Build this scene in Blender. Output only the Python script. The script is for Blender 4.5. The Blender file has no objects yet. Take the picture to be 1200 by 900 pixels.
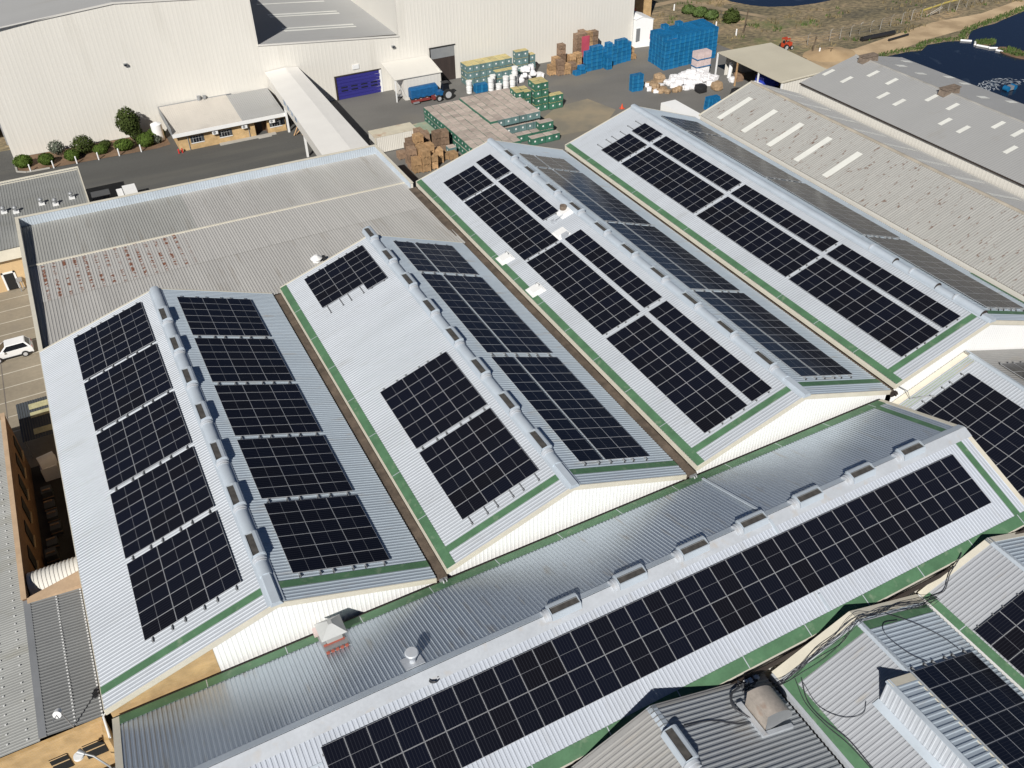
import bpy, math, random
from mathutils import Vector, Matrix, noise
random.seed(7)
R = math.radians
sc = bpy.context.scene
COL = sc.collection
GZ = -7.0                                   # yard level (eaves of the main sheds are z = 0)
ORD = ['', 'first', 'second', 'third', 'fourth', 'fifth', 'sixth', 'seventh', 'eighth', 'ninth', 'tenth',
       'eleventh', 'twelfth', 'thirteenth', 'fourteenth']

# ------------------------------------------------------------------ helpers
class MB:
    """collects faces and links them as ONE mesh object"""
    def __init__(s): s.v = []; s.f = []; s.m = []; s.sm = []
    def face(s, pts, m=0, smooth=False):
        b = len(s.v); s.v += [tuple(p) for p in pts]; s.f.append(tuple(range(b, b+len(pts)))); s.m.append(m); s.sm.append(smooth)
        return s
    def idx(s, pts, faces, m=0, smooth=False):
        b = len(s.v); s.v += [tuple(p) for p in pts]
        for f in faces: s.f.append(tuple(b+i for i in f)); s.m.append(m); s.sm.append(smooth)
        return s
    def box(s, x0, y0, z0, x1, y1, z1, m=0):
        p = [(x0,y0,z0),(x1,y0,z0),(x1,y1,z0),(x0,y1,z0),(x0,y0,z1),(x1,y0,z1),(x1,y1,z1),(x0,y1,z1)]
        return s.idx(p, [(0,3,2,1),(4,5,6,7),(0,1,5,4),(1,2,6,5),(2,3,7,6),(3,0,4,7)], m)
    def hexa(s, p, m=0):
        """8 corners: bottom ring then top ring"""
        return s.idx(p, [(0,3,2,1),(4,5,6,7),(0,1,5,4),(1,2,6,5),(2,3,7,6),(3,0,4,7)], m)
    def slab(s, quad, t, m=0):
        """a quad given thickness t along its normal (quad is the top face)"""
        a, b, c, d = [Vector(q) for q in quad]
        n = (b-a).cross(d-a).normalized()*t
        return s.hexa([a-n, b-n, c-n, d-n, a, b, c, d], m)
    def prism(s, poly, vec, m=0):
        """polygon (3D points) extruded by vec"""
        n = len(poly); vec = Vector(vec); P = [Vector(p) for p in poly]; Q = [p+vec for p in P]
        return s.idx(P+Q, [tuple(range(n-1,-1,-1)), tuple(range(n,2*n))]+[(i,(i+1)%n,n+(i+1)%n,n+i) for i in range(n)], m)
    def cyl(s, p0, p1, r0, r1=None, n=12, m=0, caps=True, smooth=True):
        r1 = r0 if r1 is None else r1
        p0 = Vector(p0); p1 = Vector(p1); d = (p1-p0).normalized()
        a = d.orthogonal().normalized(); b = d.cross(a)
        P = [p0+(a*math.cos(t)+b*math.sin(t))*r0 for t in [2*math.pi*i/n for i in range(n)]]
        Q = [p1+(a*math.cos(t)+b*math.sin(t))*r1 for t in [2*math.pi*i/n for i in range(n)]]
        s.idx(P+Q, [(i,(i+1)%n,n+(i+1)%n,n+i) for i in range(n)], m, smooth)
        if caps: s.face(P[::-1], m); s.face(Q, m)
        return s
    def tube(s, path, r, n=6, m=0):
        pts = [Vector(p) for p in path]; rings = []
        for i, p in enumerate(pts):
            d = (pts[min(i+1, len(pts)-1)]-pts[max(i-1, 0)]).normalized()
            a = d.cross(Vector((0,0,1)));  a = a.normalized() if a.length > 1e-4 else d.orthogonal().normalized()
            b = d.cross(a); rings.append([p+(a*math.cos(t)+b*math.sin(t))*r for t in [2*math.pi*k/n for k in range(n)]])
        F = [(i*n+k, i*n+(k+1)%n, (i+1)*n+(k+1)%n, (i+1)*n+k) for i in range(len(pts)-1) for k in range(n)]
        return s.idx([q for g in rings for q in g], F, m, True)
    def barrel(s, p0, p1, r, up=(0,0,1), n=8, a0=0, a1=180, m=0, caps=True):
        """part of a cylinder shell (rolled ridge capping, vaulted roof)"""
        p0 = Vector(p0); p1 = Vector(p1); up = Vector(up).normalized(); d = (p1-p0).normalized(); w = d.cross(up).normalized()
        A = [w*math.cos(R(a0+(a1-a0)*i/n))*r+up*math.sin(R(a0+(a1-a0)*i/n))*r for i in range(n+1)]
        s.idx([p0+a for a in A]+[p1+a for a in A], [(i,i+1,n+1+i+1,n+1+i) for i in range(n)], m, True)
        if caps: s.face([p0+a for a in A], m); s.face([p1+a for a in A][::-1], m)
        return s
    def sheet(s, o, u, v, lu, lv, pitch=.27, h=.035, m=0):
        """profiled roof sheet: ribs run along v, are spaced along u"""
        o = Vector(o); u = Vector(u).normalized(); v = Vector(v).normalized(); n = u.cross(v).normalized()
        if n.z < 0: n = -n
        n_r = max(1, round(lu/pitch)); p = lu/n_r; prof = []
        for k in range(n_r): prof += [(k*p, 0), (k*p+.52*p, 0), (k*p+.64*p, h), (k*p+.86*p, h)]
        prof.append((lu, 0))
        P = [o+u*a+n*b for a, b in prof]; Q = [q+v*lv for q in P]; N = len(P)
        return s.idx(P+Q, [(i,i+1,N+i+1,N+i) for i in range(N-1)], m)
    def wall(s, p0, p1, zlo, zhi, out, pitch=.3, h=.035, m=0):
        """profiled wall cladding between two plan points; zlo / zhi are functions of the plan point"""
        p0 = Vector((p0[0],p0[1],0)); p1 = Vector((p1[0],p1[1],0)); L = (p1-p0).length; d = (p1-p0)/L; out = Vector((out[0],out[1],0)).normalized()
        n_r = max(1, round(L/pitch)); p = L/n_r; prof = []
        for k in range(n_r): prof += [(k*p, 0), (k*p+.55*p, 0), (k*p+.66*p, h), (k*p+.88*p, h)]
        prof.append((L, 0)); A = []; B = []
        for a, b in prof:
            q = p0+d*a; w = q+out*b
            A.append((w.x, w.y, zlo(q))); B.append((w.x, w.y, max(zhi(q), zlo(q)+.001)))
        N = len(A)
        return s.idx(A+B, [(i,i+1,N+i+1,N+i) for i in range(N-1)], m)
    def mesh(s, name, mats, off=(0,0,0)):
        me = bpy.data.meshes.new(name); o = Vector(off)
        me.from_pydata([tuple(Vector(p)-o) for p in s.v], [], s.f)
        for mt in (mats if isinstance(mats, (list, tuple)) else [mats]): me.materials.append(mt)
        for p, mi, sm in zip(me.polygons, s.m, s.sm): p.material_index = mi; p.use_smooth = sm
        me.update(); return me
    def part(s, name, mats, parent=None, label=None):
        """coordinates are world; parent is an Empty or a part (all unrotated)"""
        off = wloc(parent) if parent else Vector((0,0,0))
        o = bpy.data.objects.new(name, s.mesh(name, mats, off)); COL.objects.link(o); o.parent = parent
        if label: o['label'] = label
        return o
WL = {}
def wloc(o):
    p = Vector((0,0,0))
    while o: p = p+o.location; o = o.parent
    return p
def tag(o, label, cat, group=None):
    o['label'] = label; o['category'] = cat
    if group: o['group'] = group
    return o
def empty(name, loc, label, cat, group=None):
    o = bpy.data.objects.new(name, None); COL.objects.link(o); o.location = loc; o.empty_display_size = .3
    return tag(o, label, cat, group)
def struct(name, mb, mats, kind='structure'):
    o = mb.part(name, mats); o['kind'] = kind; return o
def inst(me, name, parent=None, loc=(0,0,0), rz=0, label=None, cat=None, group=None):
    o = bpy.data.objects.new(name, me); COL.objects.link(o); o.parent = parent; o.location = loc; o.rotation_euler = (0,0,rz)
    if label: o['label'] = label
    if cat: o['category'] = cat
    if group: o['group'] = group
    return o

# ------------------------------------------------------------------ materials
def nt_new(name):
    m = bpy.data.materials.new(name); m.use_nodes = True; nt = m.node_tree
    return m, nt, nt.nodes['Principled BSDF'], nt.nodes.new, nt.links.new
def mat(name, col, rough=.6, metal=0., var=.12, scale=(.5,.5,.5), fine=.05, fscale=6., dirt=None, dirt_amt=0., dirt_scale=(.3,.3,.3), bump=0., bscale=30, spec=.5, rnd=0.):
    m, nt, b, N, L = nt_new(name)
    tc = N('ShaderNodeTexCoord')
    def nz(sc_, detail=5):
        mp = N('ShaderNodeMapping'); mp.inputs['Scale'].default_value = sc_ if hasattr(sc_, '__len__') else (sc_,)*3
        t = N('ShaderNodeTexNoise'); t.inputs['Scale'].default_value = 1; t.inputs['Detail'].default_value = detail
        L(tc.outputs['Object'], mp.inputs[0]); L(mp.outputs[0], t.inputs[0]); return t.outputs['Fac']
    def mixc(fac, a, bb):
        x = N('ShaderNodeMix'); x.data_type = 'RGBA'
        if hasattr(fac, 'links'): L(fac, x.inputs[0])
        else: x.inputs[0].default_value = fac
        for s_, k in ((a, 6), (bb, 7)):
            if hasattr(s_, 'links'): L(s_, x.inputs[k])
            else: x.inputs[k].default_value = (*s_, 1)
        return x.outputs[2]
    def ramp(fac, lo, hi):
        r = N('ShaderNodeMapRange'); r.inputs[1].default_value = lo; r.inputs[2].default_value = hi; L(fac, r.inputs[0]); return r.outputs[0]
    c = tuple(col); k = lambda f: tuple(min(1, x*f) for x in c)
    out = mixc(ramp(nz(scale), .3, .7), k(1-var), k(1+var))
    if fine:
        f2 = ramp(nz(fscale, 3), .3, .7)
        x = N('ShaderNodeMix'); x.data_type = 'RGBA'; x.blend_type = 'MULTIPLY'; x.inputs[0].default_value = 1
        L(out, x.inputs[6]); L(mixc(f2, (1-fine,)*3, (1,1,1)), x.inputs[7]); out = x.outputs[2]
    if dirt:
        f3 = ramp(nz(dirt_scale, 6), .62-dirt_amt*.3, .82-dirt_amt*.25)
        out = mixc(f3, out, dirt)
    if rnd:
        oi = N('ShaderNodeObjectInfo'); h = N('ShaderNodeHueSaturation')
        mr = N('ShaderNodeMapRange'); mr.inputs[3].default_value = 1-rnd; mr.inputs[4].default_value = 1+rnd
        L(oi.outputs['Random'], mr.inputs[0]); L(mr.outputs[0], h.inputs['Value']); L(out, h.inputs['Color']); out = h.outputs[0]
    L(out, b.inputs['Base Color'])
    b.inputs['Roughness'].default_value = rough; b.inputs['Metallic'].default_value = metal; b.inputs['Specular IOR Level'].default_value = spec
    if bump:
        bp = N('ShaderNodeBump'); bp.inputs['Strength'].default_value = bump; bp.inputs['Distance'].default_value = .05
        L(nz(bscale, 4), bp.inputs['Height']); L(bp.outputs[0], b.inputs['Normal'])
    return m

DIRT = (.33,.31,.28)
ROOF = mat('roof_sheet_galvanised', (.46,.49,.53), .55, .08, .05, (.05,.4,.3), .06, (1.2,9,3), (.39,.41,.43), .12, (.10,1.6,1), spec=.35)
ROOFX = mat('roof_sheet_galvanised_cross', (.485,.52,.58), .55, .08, .05, (.4,.05,.3), .05, (9,1.2,3), (.42,.44,.47), .12, (1.6,.10,1), spec=.35)
ROOFN = mat('roof_sheet_zinc_sky_tint', (.45,.505,.565), .34, .55, .07, (.35,.06,.3), .06, (9,1.2,3), (.36,.35,.33), .06, (1.8,.2,1))  # north slope: the sky's blue reflection is partly put into the zinc colour
ROOFE = mat('roof_sheet_east_sky_tint', (.48,.55,.615), .45, .20, .06, (.06,.35,.3), .06, (1.2,9,3), (.42,.41,.39), .05, (.2,1.8,1))  # east slopes: copy of the roof sheet with sky-blue fill light in its colour
ROOFG = mat('roof_sheet_weathered', (.44,.43,.41), .7, .05, .10, (.35,.04,.3), .08, (7,.8,3), (.31,.285,.25), .14, (1.2,.12,1))
ROOFA = mat('roof_sheet_dull', (.34,.335,.325), .6, .12, .08, (.05,.3,.3), .08, (.8,8,3), DIRT, .2, (.2,1.5,1))
ROOFL = mat('roof_sheet_flat_grey', (.265,.27,.26), .7, .05, .08, (.05,.3,.3), .08, (.8,8,3), (.24,.24,.21), .2, (.3,.5,1))
ROOF6 = mat('roof_sheet_plain', (.355,.355,.35), .65, .05, .03, (.05,.2,.3), .02, (.5,3,3), (.32,.31,.29), .06, (.05,.5,1))
ROOFS = mat('roof_sheet_small_shed', (.365,.38,.405), .6, .05, .05, (.05,.4,.3), .05, (1.2,9,3), DIRT, .02, (.25,2.2,1), spec=.35)
BRIDGE = mat('bridge_roof_sheet', (.77,.75,.71), .6, 0, .03, (.3,.3,.3), .03)
MONW = mat('monitor_cladding', (.60,.63,.67), .5, .05, .03)
ORNG = mat('tractor_paint', (.50,.06,.02), .6, 0, .15)
OFFW = mat('off_white_sheet', (.62,.60,.56), .6, 0, .03, (.3,.3,.3), .03)
OFFR = mat('office_roof_sheet', (.56,.52,.465), .65, 0, .05, (.6,.2,.3), .04, 3, (.44,.41,.37), .08, (.4,.4,.4))
ROOFD = mat('roof_sheet_dark_zinc', (.37,.39,.41), .45, .25, .06, (.06,.35,.3), .07, (1.2,9,3), (.34,.33,.31), .1, (.2,1.8,1))
CAPM = mat('ridge_flashing', (.52,.58,.64), .45, .18, .06, (.5,.5,.5), .05)
CAPW = mat('ridge_flashing_pale', (.53,.56,.60), .5, .15, .06, (.7,.7,.7), .08, 5, (.5,.47,.44), .15, (1.2,1.2,1))
WHITE = mat('white_cladding', (.87,.87,.86), .5, 0, .02, (.4,.4,.2), .02, (3,3,.6))
WHITEP = mat('white_paint', (.80,.80,.79), .5, 0, .03)
CREAM = mat('cream_trim', (.64,.60,.50), .6, 0, .05, (1,1,1), .05)
CREAMW = mat('cream_cladding', (.67,.645,.59), .6, 0, .02, (.15,.15,.05), .02, (2.5,2.5,.3), (.60,.575,.52), .08, (.3,.3,.05))
GREEN = mat('green_paint', (.085,.185,.098), .6, 0, .16, (.9,.9,.9), .12, 7, (.20,.27,.18), .10, (1.5,1.5,1))
BROWN = mat('gutter_dirt', (.115,.088,.066), .85, 0, .35, (1.2,1.2,1), .2)
DARKG = mat('dark_gutter', (.035,.025,.02), .8, 0, .2)
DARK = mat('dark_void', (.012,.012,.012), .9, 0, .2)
LOUV = mat('vent_throat', (.075,.07,.065), .7, .1, .3, (3,3,3), .2, 20)
ALU = mat('aluminium', (.62,.63,.65), .4, .4, .04)
STEEL = mat('grey_steel', (.35,.36,.37), .5, .4, .08)
BRICK = None
TIMBER = mat('pallet_timber', (.46,.29,.15), .8, 0, .3, (2,2,2), .2, 15, rnd=.25)
TIMBERD = mat('weathered_timber', (.27,.18,.12), .85, 0, .3, (2,2,2), .2, 15, rnd=.25)
BLACKP = mat('black_plastic', (.02,.02,.022), .5, 0, .1)
BLUEC = mat('blue_plastic', (.008,.135,.31), .5, 0, .12, (.8,.8,.8), .1, 5, rnd=.14)
BIN_G = mat('bin_green', (.045,.155,.105), .6, 0, .15, (1,1,1), .1, 6, rnd=.12)
BIN_T = mat('bin_teal', (.13,.215,.215), .65, 0, .15, (1,1,1), .1, 6, rnd=.12)
LIDP = mat('bin_lid_pink', (.49,.41,.36), .85, 0, .18, (.9,4,1), .18, 8, (.20,.31,.27), .05, (.5,.5,.5), rnd=.18)
LIDY = mat('bin_lid_straw', (.55,.46,.22), .85, 0, .18, (.9,4,1), .15, 8, rnd=.1)
BAG = mat('white_bag', (.80,.79,.80), .7, 0, .1, (2,2,2), .12, 9, (.50,.42,.36), .12, (.8,.8,.8), rnd=.08)
BAGB = mat('brown_bag', (.36,.25,.15), .8, 0, .2, (2,2,2), .15, 9, rnd=.2)
PINK = mat('pink_wrap', (.62,.50,.48), .7, 0, .1, (2,2,2), .12, 9)
LEAF = mat('hedge_leaf', (.080,.125,.024), .8, 0, .35, (3,3,3), .25, 12, rnd=.12, spec=.1)
LEAFD = mat('conifer_leaf', (.055,.075,.020), .8, 0, .35, (3,3,3), .25, 12, spec=.1)
LEAFG = mat('olive_leaf', (.13,.15,.11), .75, 0, .3, (3,3,3), .2, 12, spec=.1)
LEAFR = mat('reed_leaf', (.075,.12,.025), .75, 0, .35, (1,1,1), .25, 5)
BARK = mat('bark', (.10,.075,.05), .9, 0, .2)
SKYLT = mat('skylight_sheet', (.74,.74,.69), .5, 0, .05)
CABLE = mat('cable_sheath', (.045,.047,.055), .5, 0, .2)
RED = mat('red_paint', (.55,.03,.025), .5, 0, .08)
ORANGE = mat('orange_paint', (.60,.075,.025), .5, 0, .08)
TAN = mat('tan_plaster', (.56,.40,.22), .8, 0, .06, (.8,.8,.8), .06)
PEACH = mat('peach_plaster', (.55,.39,.25), .85, 0, .10, (1.2,1.2,1.2), .1)
ASPH = mat('asphalt', (.160,.154,.143), .9, 0, .12, (.10,.16,.1), .12, 4, (.21,.185,.14), .22, (.045,.06,.05), .15, 60)
ROADM = mat('road_asphalt', (.087,.086,.081), .9, 0, .10, (.05,.3,.1), .12, 4, (.12,.115,.10), .2, (.03,.25,.05), .15, 60)
CONC = mat('parking_concrete', (.275,.235,.175), .9, 0, .12, (.25,.25,.25), .12, 3, (.22,.19,.15), .25, (.3,.15,.2))
CONCK = mat('kerb_concrete', (.42,.40,.36), .9, 0, .1)
SOIL = mat('bed_soil', (.20,.125,.075), .95, 0, .25, (.6,.6,.6), .2, 6, bump=.3)
CARW = mat('car_paint', (.80,.80,.80), .2, 0, .01, (1,1,1), 0)
GLASS = mat('dark_glass', (.012,.014,.018), .08, 0, 0, (1,1,1), 0)
TYRE = mat('tyre_rubber', (.015,.015,.015), .8, 0, .1)
BLUED = mat('roller_door_blue', (.030,.028,.20), .45, 0, .06, (.1,.1,3), .05)
DOORB = mat('door_brown', (.045,.032,.028), .7, 0, .2, (6,6,.2), .1)
BLUEV = mat('trailer_blue', (.01,.10,.26), .5, 0, .2, (2,2,2), .1)
FOAM = mat('water_foam', (.42,.46,.50), .7, 0, .2, (3,3,3), .2)
DARKRF = mat('dark_corrugated', (.07,.08,.09), .6, .2, .15)
WALLD = mat('dim_render', (.24,.20,.15), .85, 0, .15)
GRN_D = mat('patina_green', (.30,.36,.26), .7, 0, .15, (1,1,1), .1, 5, (.55,.40,.28), .2, (.7,.7,.7))
RUSTW = mat('rust_streaked_cream', (.60,.55,.43), .7, 0, .08, (1,1,1), .06, 6, (.42,.24,.15), .22, (.6,.6,1.2))
SUNSTR = mat('sun_stripe_paint', (.42,.40,.24), .5, 0, .15, (3,3,3), .1)  # pale yellow that paints sunlight on the courtyard lean-to

def brick(name, c1, c2, mortar):
    m, nt, b, N, L = nt_new(name)
    tc = N('ShaderNodeTexCoord'); sp = N('ShaderNodeSeparateXYZ'); cb = N('ShaderNodeCombineXYZ'); ad = N('ShaderNodeMath')
    L(tc.outputs['Object'], sp.inputs[0]); L(sp.outputs[0], ad.inputs[0]); L(sp.outputs[1], ad.inputs[1])
    L(ad.outputs[0], cb.inputs[0]); L(sp.outputs[2], cb.inputs[1])
    t = N('ShaderNodeTexBrick'); t.inputs['Scale'].default_value = 1; t.inputs['Brick Width'].default_value = .24; t.inputs['Row Height'].default_value = .085
    t.inputs['Mortar Size'].default_value = .008
    t.inputs['Color1'].default_value = (*c1,1); t.inputs['Color2'].default_value = (*c2,1); t.inputs['Mortar'].default_value = (*mortar,1)
    L(cb.outputs[0], t.inputs[0])
    nz = N('ShaderNodeTexNoise'); nz.inputs['Scale'].default_value = 1.3; nz.inputs['Detail'].default_value = 6; L(tc.outputs['Object'], nz.inputs[0])
    mr = N('ShaderNodeMapRange'); mr.inputs[1].default_value = .3; mr.inputs[2].default_value = .7; mr.inputs[3].default_value = .78; mr.inputs[4].default_value = 1.12
    L(nz.outputs[0], mr.inputs[0]); h = N('ShaderNodeHueSaturation'); L(mr.outputs[0], h.inputs['Value']); L(t.outputs[0], h.inputs['Color'])
    L(h.outputs[0], b.inputs['Base Color']); b.inputs['Roughness'].default_value = .85
    return m
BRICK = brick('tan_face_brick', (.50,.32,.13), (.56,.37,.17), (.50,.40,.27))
BRICKO = brick('shade_toned_orange_brick', (.17,.09,.045), (.21,.115,.055), (.19,.13,.085))  # brick darkened so the courtyard wall's shade sits in its colour

def panel_mat():
    m, nt, b, N, L = nt_new('solar_cell_glass')
    tc = N('ShaderNodeTexCoord'); sp = N('ShaderNodeSeparateXYZ'); L(tc.outputs['Object'], sp.inputs[0])
    def line(sock, pitch, w):
        a = N('ShaderNodeMath'); a.operation = 'DIVIDE'; a.inputs[1].default_value = pitch; L(sock, a.inputs[0])
        f = N('ShaderNodeMath'); f.operation = 'FRACT'; L(a.outputs[0], f.inputs[0])
        p = N('ShaderNodeMath'); p.operation = 'PINGPONG'; p.inputs[1].default_value = .5; L(f.outputs[0], p.inputs[0])
        g = N('ShaderNodeMath'); g.operation = 'LESS_THAN'; g.inputs[1].default_value = w; L(p.outputs[0], g.inputs[0]); return g.outputs[0]
    l1 = line(sp.outputs[1], .192, .055); l2 = line(sp.outputs[0], .1, .03)
    mx = N('ShaderNodeMath'); mx.operation = 'MAXIMUM'; h2 = N('ShaderNodeMath'); h2.operation = 'MULTIPLY'; h2.inputs[1].default_value = .35
    L(l2, h2.inputs[0]); L(l1, mx.inputs[0]); L(h2.outputs[0], mx.inputs[1])
    oi = N('ShaderNodeObjectInfo')
    cr = N('ShaderNodeValToRGB'); e = cr.color_ramp.elements
    e[0].color = (.0062,.0068,.0110,1); e[1].color = (.0068,.0067,.0095,1); x = cr.color_ramp.elements.new(.55); x.color = (.0058,.0072,.0145,1)
    L(oi.outputs['Random'], cr.inputs[0])
    mixn = N('ShaderNodeMix'); mixn.data_type = 'RGBA'; L(mx.outputs[0], mixn.inputs[0]); L(cr.outputs[0], mixn.inputs[6]); mixn.inputs[7].default_value = (.024,.026,.034,1)
    nz = N('ShaderNodeTexNoise'); nz.inputs['Scale'].default_value = 1.4; L(tc.outputs['Object'], nz.inputs[0])
    mr = N('ShaderNodeMapRange'); mr.inputs[3].default_value = .10; mr.inputs[4].default_value = .24; L(nz.outputs[0], mr.inputs[0]); L(mr.outputs[0], b.inputs['Roughness'])
    L(mixn.outputs[2], b.inputs['Base Color']); b.inputs['Specular IOR Level'].default_value = .2
    return m
CELL = panel_mat()
FRAME = mat('panel_frame', (.56,.57,.59), .35, .45, .03)
MIDL = mat('panel_mid_bar', (.16,.165,.18), .4, .2, .03)

def rust_mat(name, base, rust, axis, lo, hi, spot):
    """weathered sheet whose rust sits in streaks on the old sheets only (lo..hi in local x/y)"""
    m, nt, b, N, L = nt_new(name)
    tc = N('ShaderNodeTexCoord')
    def nz(scl, det=5):
        mp = N('ShaderNodeMapping'); mp.inputs['Scale'].default_value = scl; t = N('ShaderNodeTexNoise'); t.inputs['Scale'].default_value = 1; t.inputs['Detail'].default_value = det
        L(tc.outputs['Object'], mp.inputs[0]); L(mp.outputs[0], t.inputs[0]); return t.outputs[0]
    def rg(s_, a, c, d=0., e=1.):
        r = N('ShaderNodeMapRange'); r.inputs[1].default_value = a; r.inputs[2].default_value = c; r.inputs[3].default_value = d; r.inputs[4].default_value = e; L(s_, r.inputs[0]); return r.outputs[0]
    def mul(a, c):
        x = N('ShaderNodeMath'); x.operation = 'MULTIPLY'; L(a, x.inputs[0]); L(c, x.inputs[1]); return x.outputs[0]
    st = (2.4,.6,1) if axis == 'y' else (1.0,2.8,1); st2 = (5,.06,1) if axis == 'y' else (.06,5,1)
    f = mul(rg(nz(st), spot, spot+.06), rg(nz((3,3,3)), .40, .55))
    sp = N('ShaderNodeSeparateXYZ'); L(tc.outputs['Object'], sp.inputs[0])
    if lo:
        dv = N('ShaderNodeMath'); dv.operation = 'DIVIDE'; dv.inputs[1].default_value = 1.03; L(sp.outputs[0], dv.inputs[0])
        fr = N('ShaderNodeMath'); fr.operation = 'PINGPONG'; fr.inputs[1].default_value = .5; L(dv.outputs[0], fr.inputs[0])
        f = mul(mul(rg(nz((1.1,2.6,1)), spot, spot+.05), rg(nz((.35,.5,1)), .36, .50)), rg(fr.outputs[0], .10, .22, 1., 0.))
        for i in (0, 1):
            f = mul(f, mul(rg(sp.outputs[i], lo[i]-.05, lo[i]+.6), rg(sp.outputs[i], hi[i]-.8, hi[i], 1., 0.)))
    mix0 = N('ShaderNodeMix'); mix0.data_type = 'RGBA'; L(rg(nz(st2), .35, .65), mix0.inputs[0])
    mix0.inputs[6].default_value = (*[c*.92 for c in base],1); mix0.inputs[7].default_value = (*[c*1.05 for c in base],1)
    mix = N('ShaderNodeMix'); mix.data_type = 'RGBA'; L(f, mix.inputs[0]); L(mix0.outputs[2], mix.inputs[6]); mix.inputs[7].default_value = (*rust,1)
    L(mix.outputs[2], b.inputs['Base Color']); b.inputs['Roughness'].default_value = .72; b.inputs['Metallic'].default_value = .05
    return m

def ground_mat():
    m, nt, b, N, L = nt_new('dry_ground')
    tc = N('ShaderNodeTexCoord')
    def nz(scl, det=7, rough=.6):
        mp = N('ShaderNodeMapping'); mp.inputs['Scale'].default_value = scl; t = N('ShaderNodeTexNoise'); t.inputs['Scale'].default_value = 1; t.inputs['Detail'].default_value = det; t.inputs['Roughness'].default_value = rough
        L(tc.outputs['Object'], mp.inputs[0]); L(mp.outputs[0], t.inputs[0]); return t.outputs[0]
    c1 = N('ShaderNodeValToRGB'); el = c1.color_ramp.elements
    el[0].position = .34; el[0].color = (.125,.112,.080,1); el[1].position = .66; el[1].color = (.40,.295,.175,1)
    for p, c in ((.44,(.175,.15,.095)), (.52,(.23,.19,.12)), (.58,(.27,.215,.14))): x = el.new(p); x.color = (*c,1)
    L(nz((.06,.11,.1)), c1.inputs[0])
    c2 = N('ShaderNodeValToRGB'); el = c2.color_ramp.elements; el[0].position = .40; el[0].color = (.6,.6,.6,1); el[1].position = .62; el[1].color = (1.25,1.2,1.1,1)
    L(nz((.9,1.4,1)), c2.inputs[0])
    mx = N('ShaderNodeMix'); mx.data_type = 'RGBA'; mx.blend_type = 'MULTIPLY'; mx.inputs[0].default_value = 1; L(c1.outputs[0], mx.inputs[6]); L(c2.outputs[0], mx.inputs[7])
    mr = N('ShaderNodeMapRange'); mr.inputs[1].default_value = .56; mr.inputs[2].default_value = .66; L(nz((.045,.05,.1), 8), mr.inputs[0])
    gx = N('ShaderNodeMix'); gx.data_type = 'RGBA'; L(mr.outputs[0], gx.inputs[0]); L(mx.outputs[2], gx.inputs[6]); gx.inputs[7].default_value = (.12,.15,.05,1)
    L(gx.outputs[2], b.inputs['Base Color']); b.inputs['Roughness'].default_value = .95
    bp = N('ShaderNodeBump'); bp.inputs['Strength'].default_value = .6; bp.inputs['Distance'].default_value = .3; L(nz((.8,.8,.8)), bp.inputs['Height']); L(bp.outputs[0], b.inputs['Normal'])
    return m
def sand_mat(name, a, c):
    m, nt, b, N, L = nt_new(name)
    tc = N('ShaderNodeTexCoord'); t = N('ShaderNodeTexNoise'); t.inputs['Scale'].default_value = .25; t.inputs['Detail'].default_value = 8; L(tc.outputs['Object'], t.inputs[0])
    r = N('ShaderNodeValToRGB'); el = r.color_ramp.elements; el[0].position = .35; el[0].color = (*a,1); el[1].position = .62; el[1].color = (*c,1); L(t.outputs[0], r.inputs[0])
    L(r.outputs[0], b.inputs['Base Color']); b.inputs['Roughness'].default_value = .95; return m
def water_mat():
    m, nt, b, N, L = nt_new('pond_water')
    b.inputs['Base Color'].default_value = (.010,.016,.030,1); b.inputs['Roughness'].default_value = .12; b.inputs['IOR'].default_value = 1.33
    tc = N('ShaderNodeTexCoord'); t = N('ShaderNodeTexNoise'); t.inputs['Scale'].default_value = 1.6; t.inputs['Detail'].default_value = 5; L(tc.outputs['Object'], t.inputs[0])
    bp = N('ShaderNodeBump'); bp.inputs['Strength'].default_value = .25; bp.inputs['Distance'].default_value = .06; L(t.outputs[0], bp.inputs['Height']); L(bp.outputs[0], b.inputs['Normal'])
    t2 = N('ShaderNodeTexNoise'); t2.inputs['Scale'].default_value = .12; t2.inputs['Detail'].default_value = 8; t2.inputs['Distortion'].default_value = 1.5; L(tc.outputs['Object'], t2.inputs[0])
    mr = N('ShaderNodeMapRange'); mr.inputs[1].default_value = .60; mr.inputs[2].default_value = .72; L(t2.outputs[0], mr.inputs[0])
    x = N('ShaderNodeMix'); x.data_type = 'RGBA'; L(mr.outputs[0], x.inputs[0]); x.inputs[6].default_value = (.010,.017,.034,1); x.inputs[7].default_value = (.05,.07,.10,1); L(x.outputs[2], b.inputs['Base Color'])
    return m
# ------------------------------------------------------------------ the four main sheds
SH = [dict(xl=-4.44, xr=16.67, xm=6.40, h=3.32, yb=39.65), dict(xl=17.52, xr=37.25, xm=27.29, h=3.24, yb=39.55),
      dict(xl=38.23, xr=58.22, xm=48.13, h=3.07, yb=54.43), dict(xl=58.70, xr=79.02, xm=68.76, h=3.16, yb=54.66)]
ZR = -.42
def roofz(s, x):
    return s['h']*(x-s['xl'])/(s['xm']-s['xl']) if x <= s['xm'] else s['h']+(ZR-s['h'])*(x-s['xm'])/(s['xr']-s['xm'])

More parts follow.
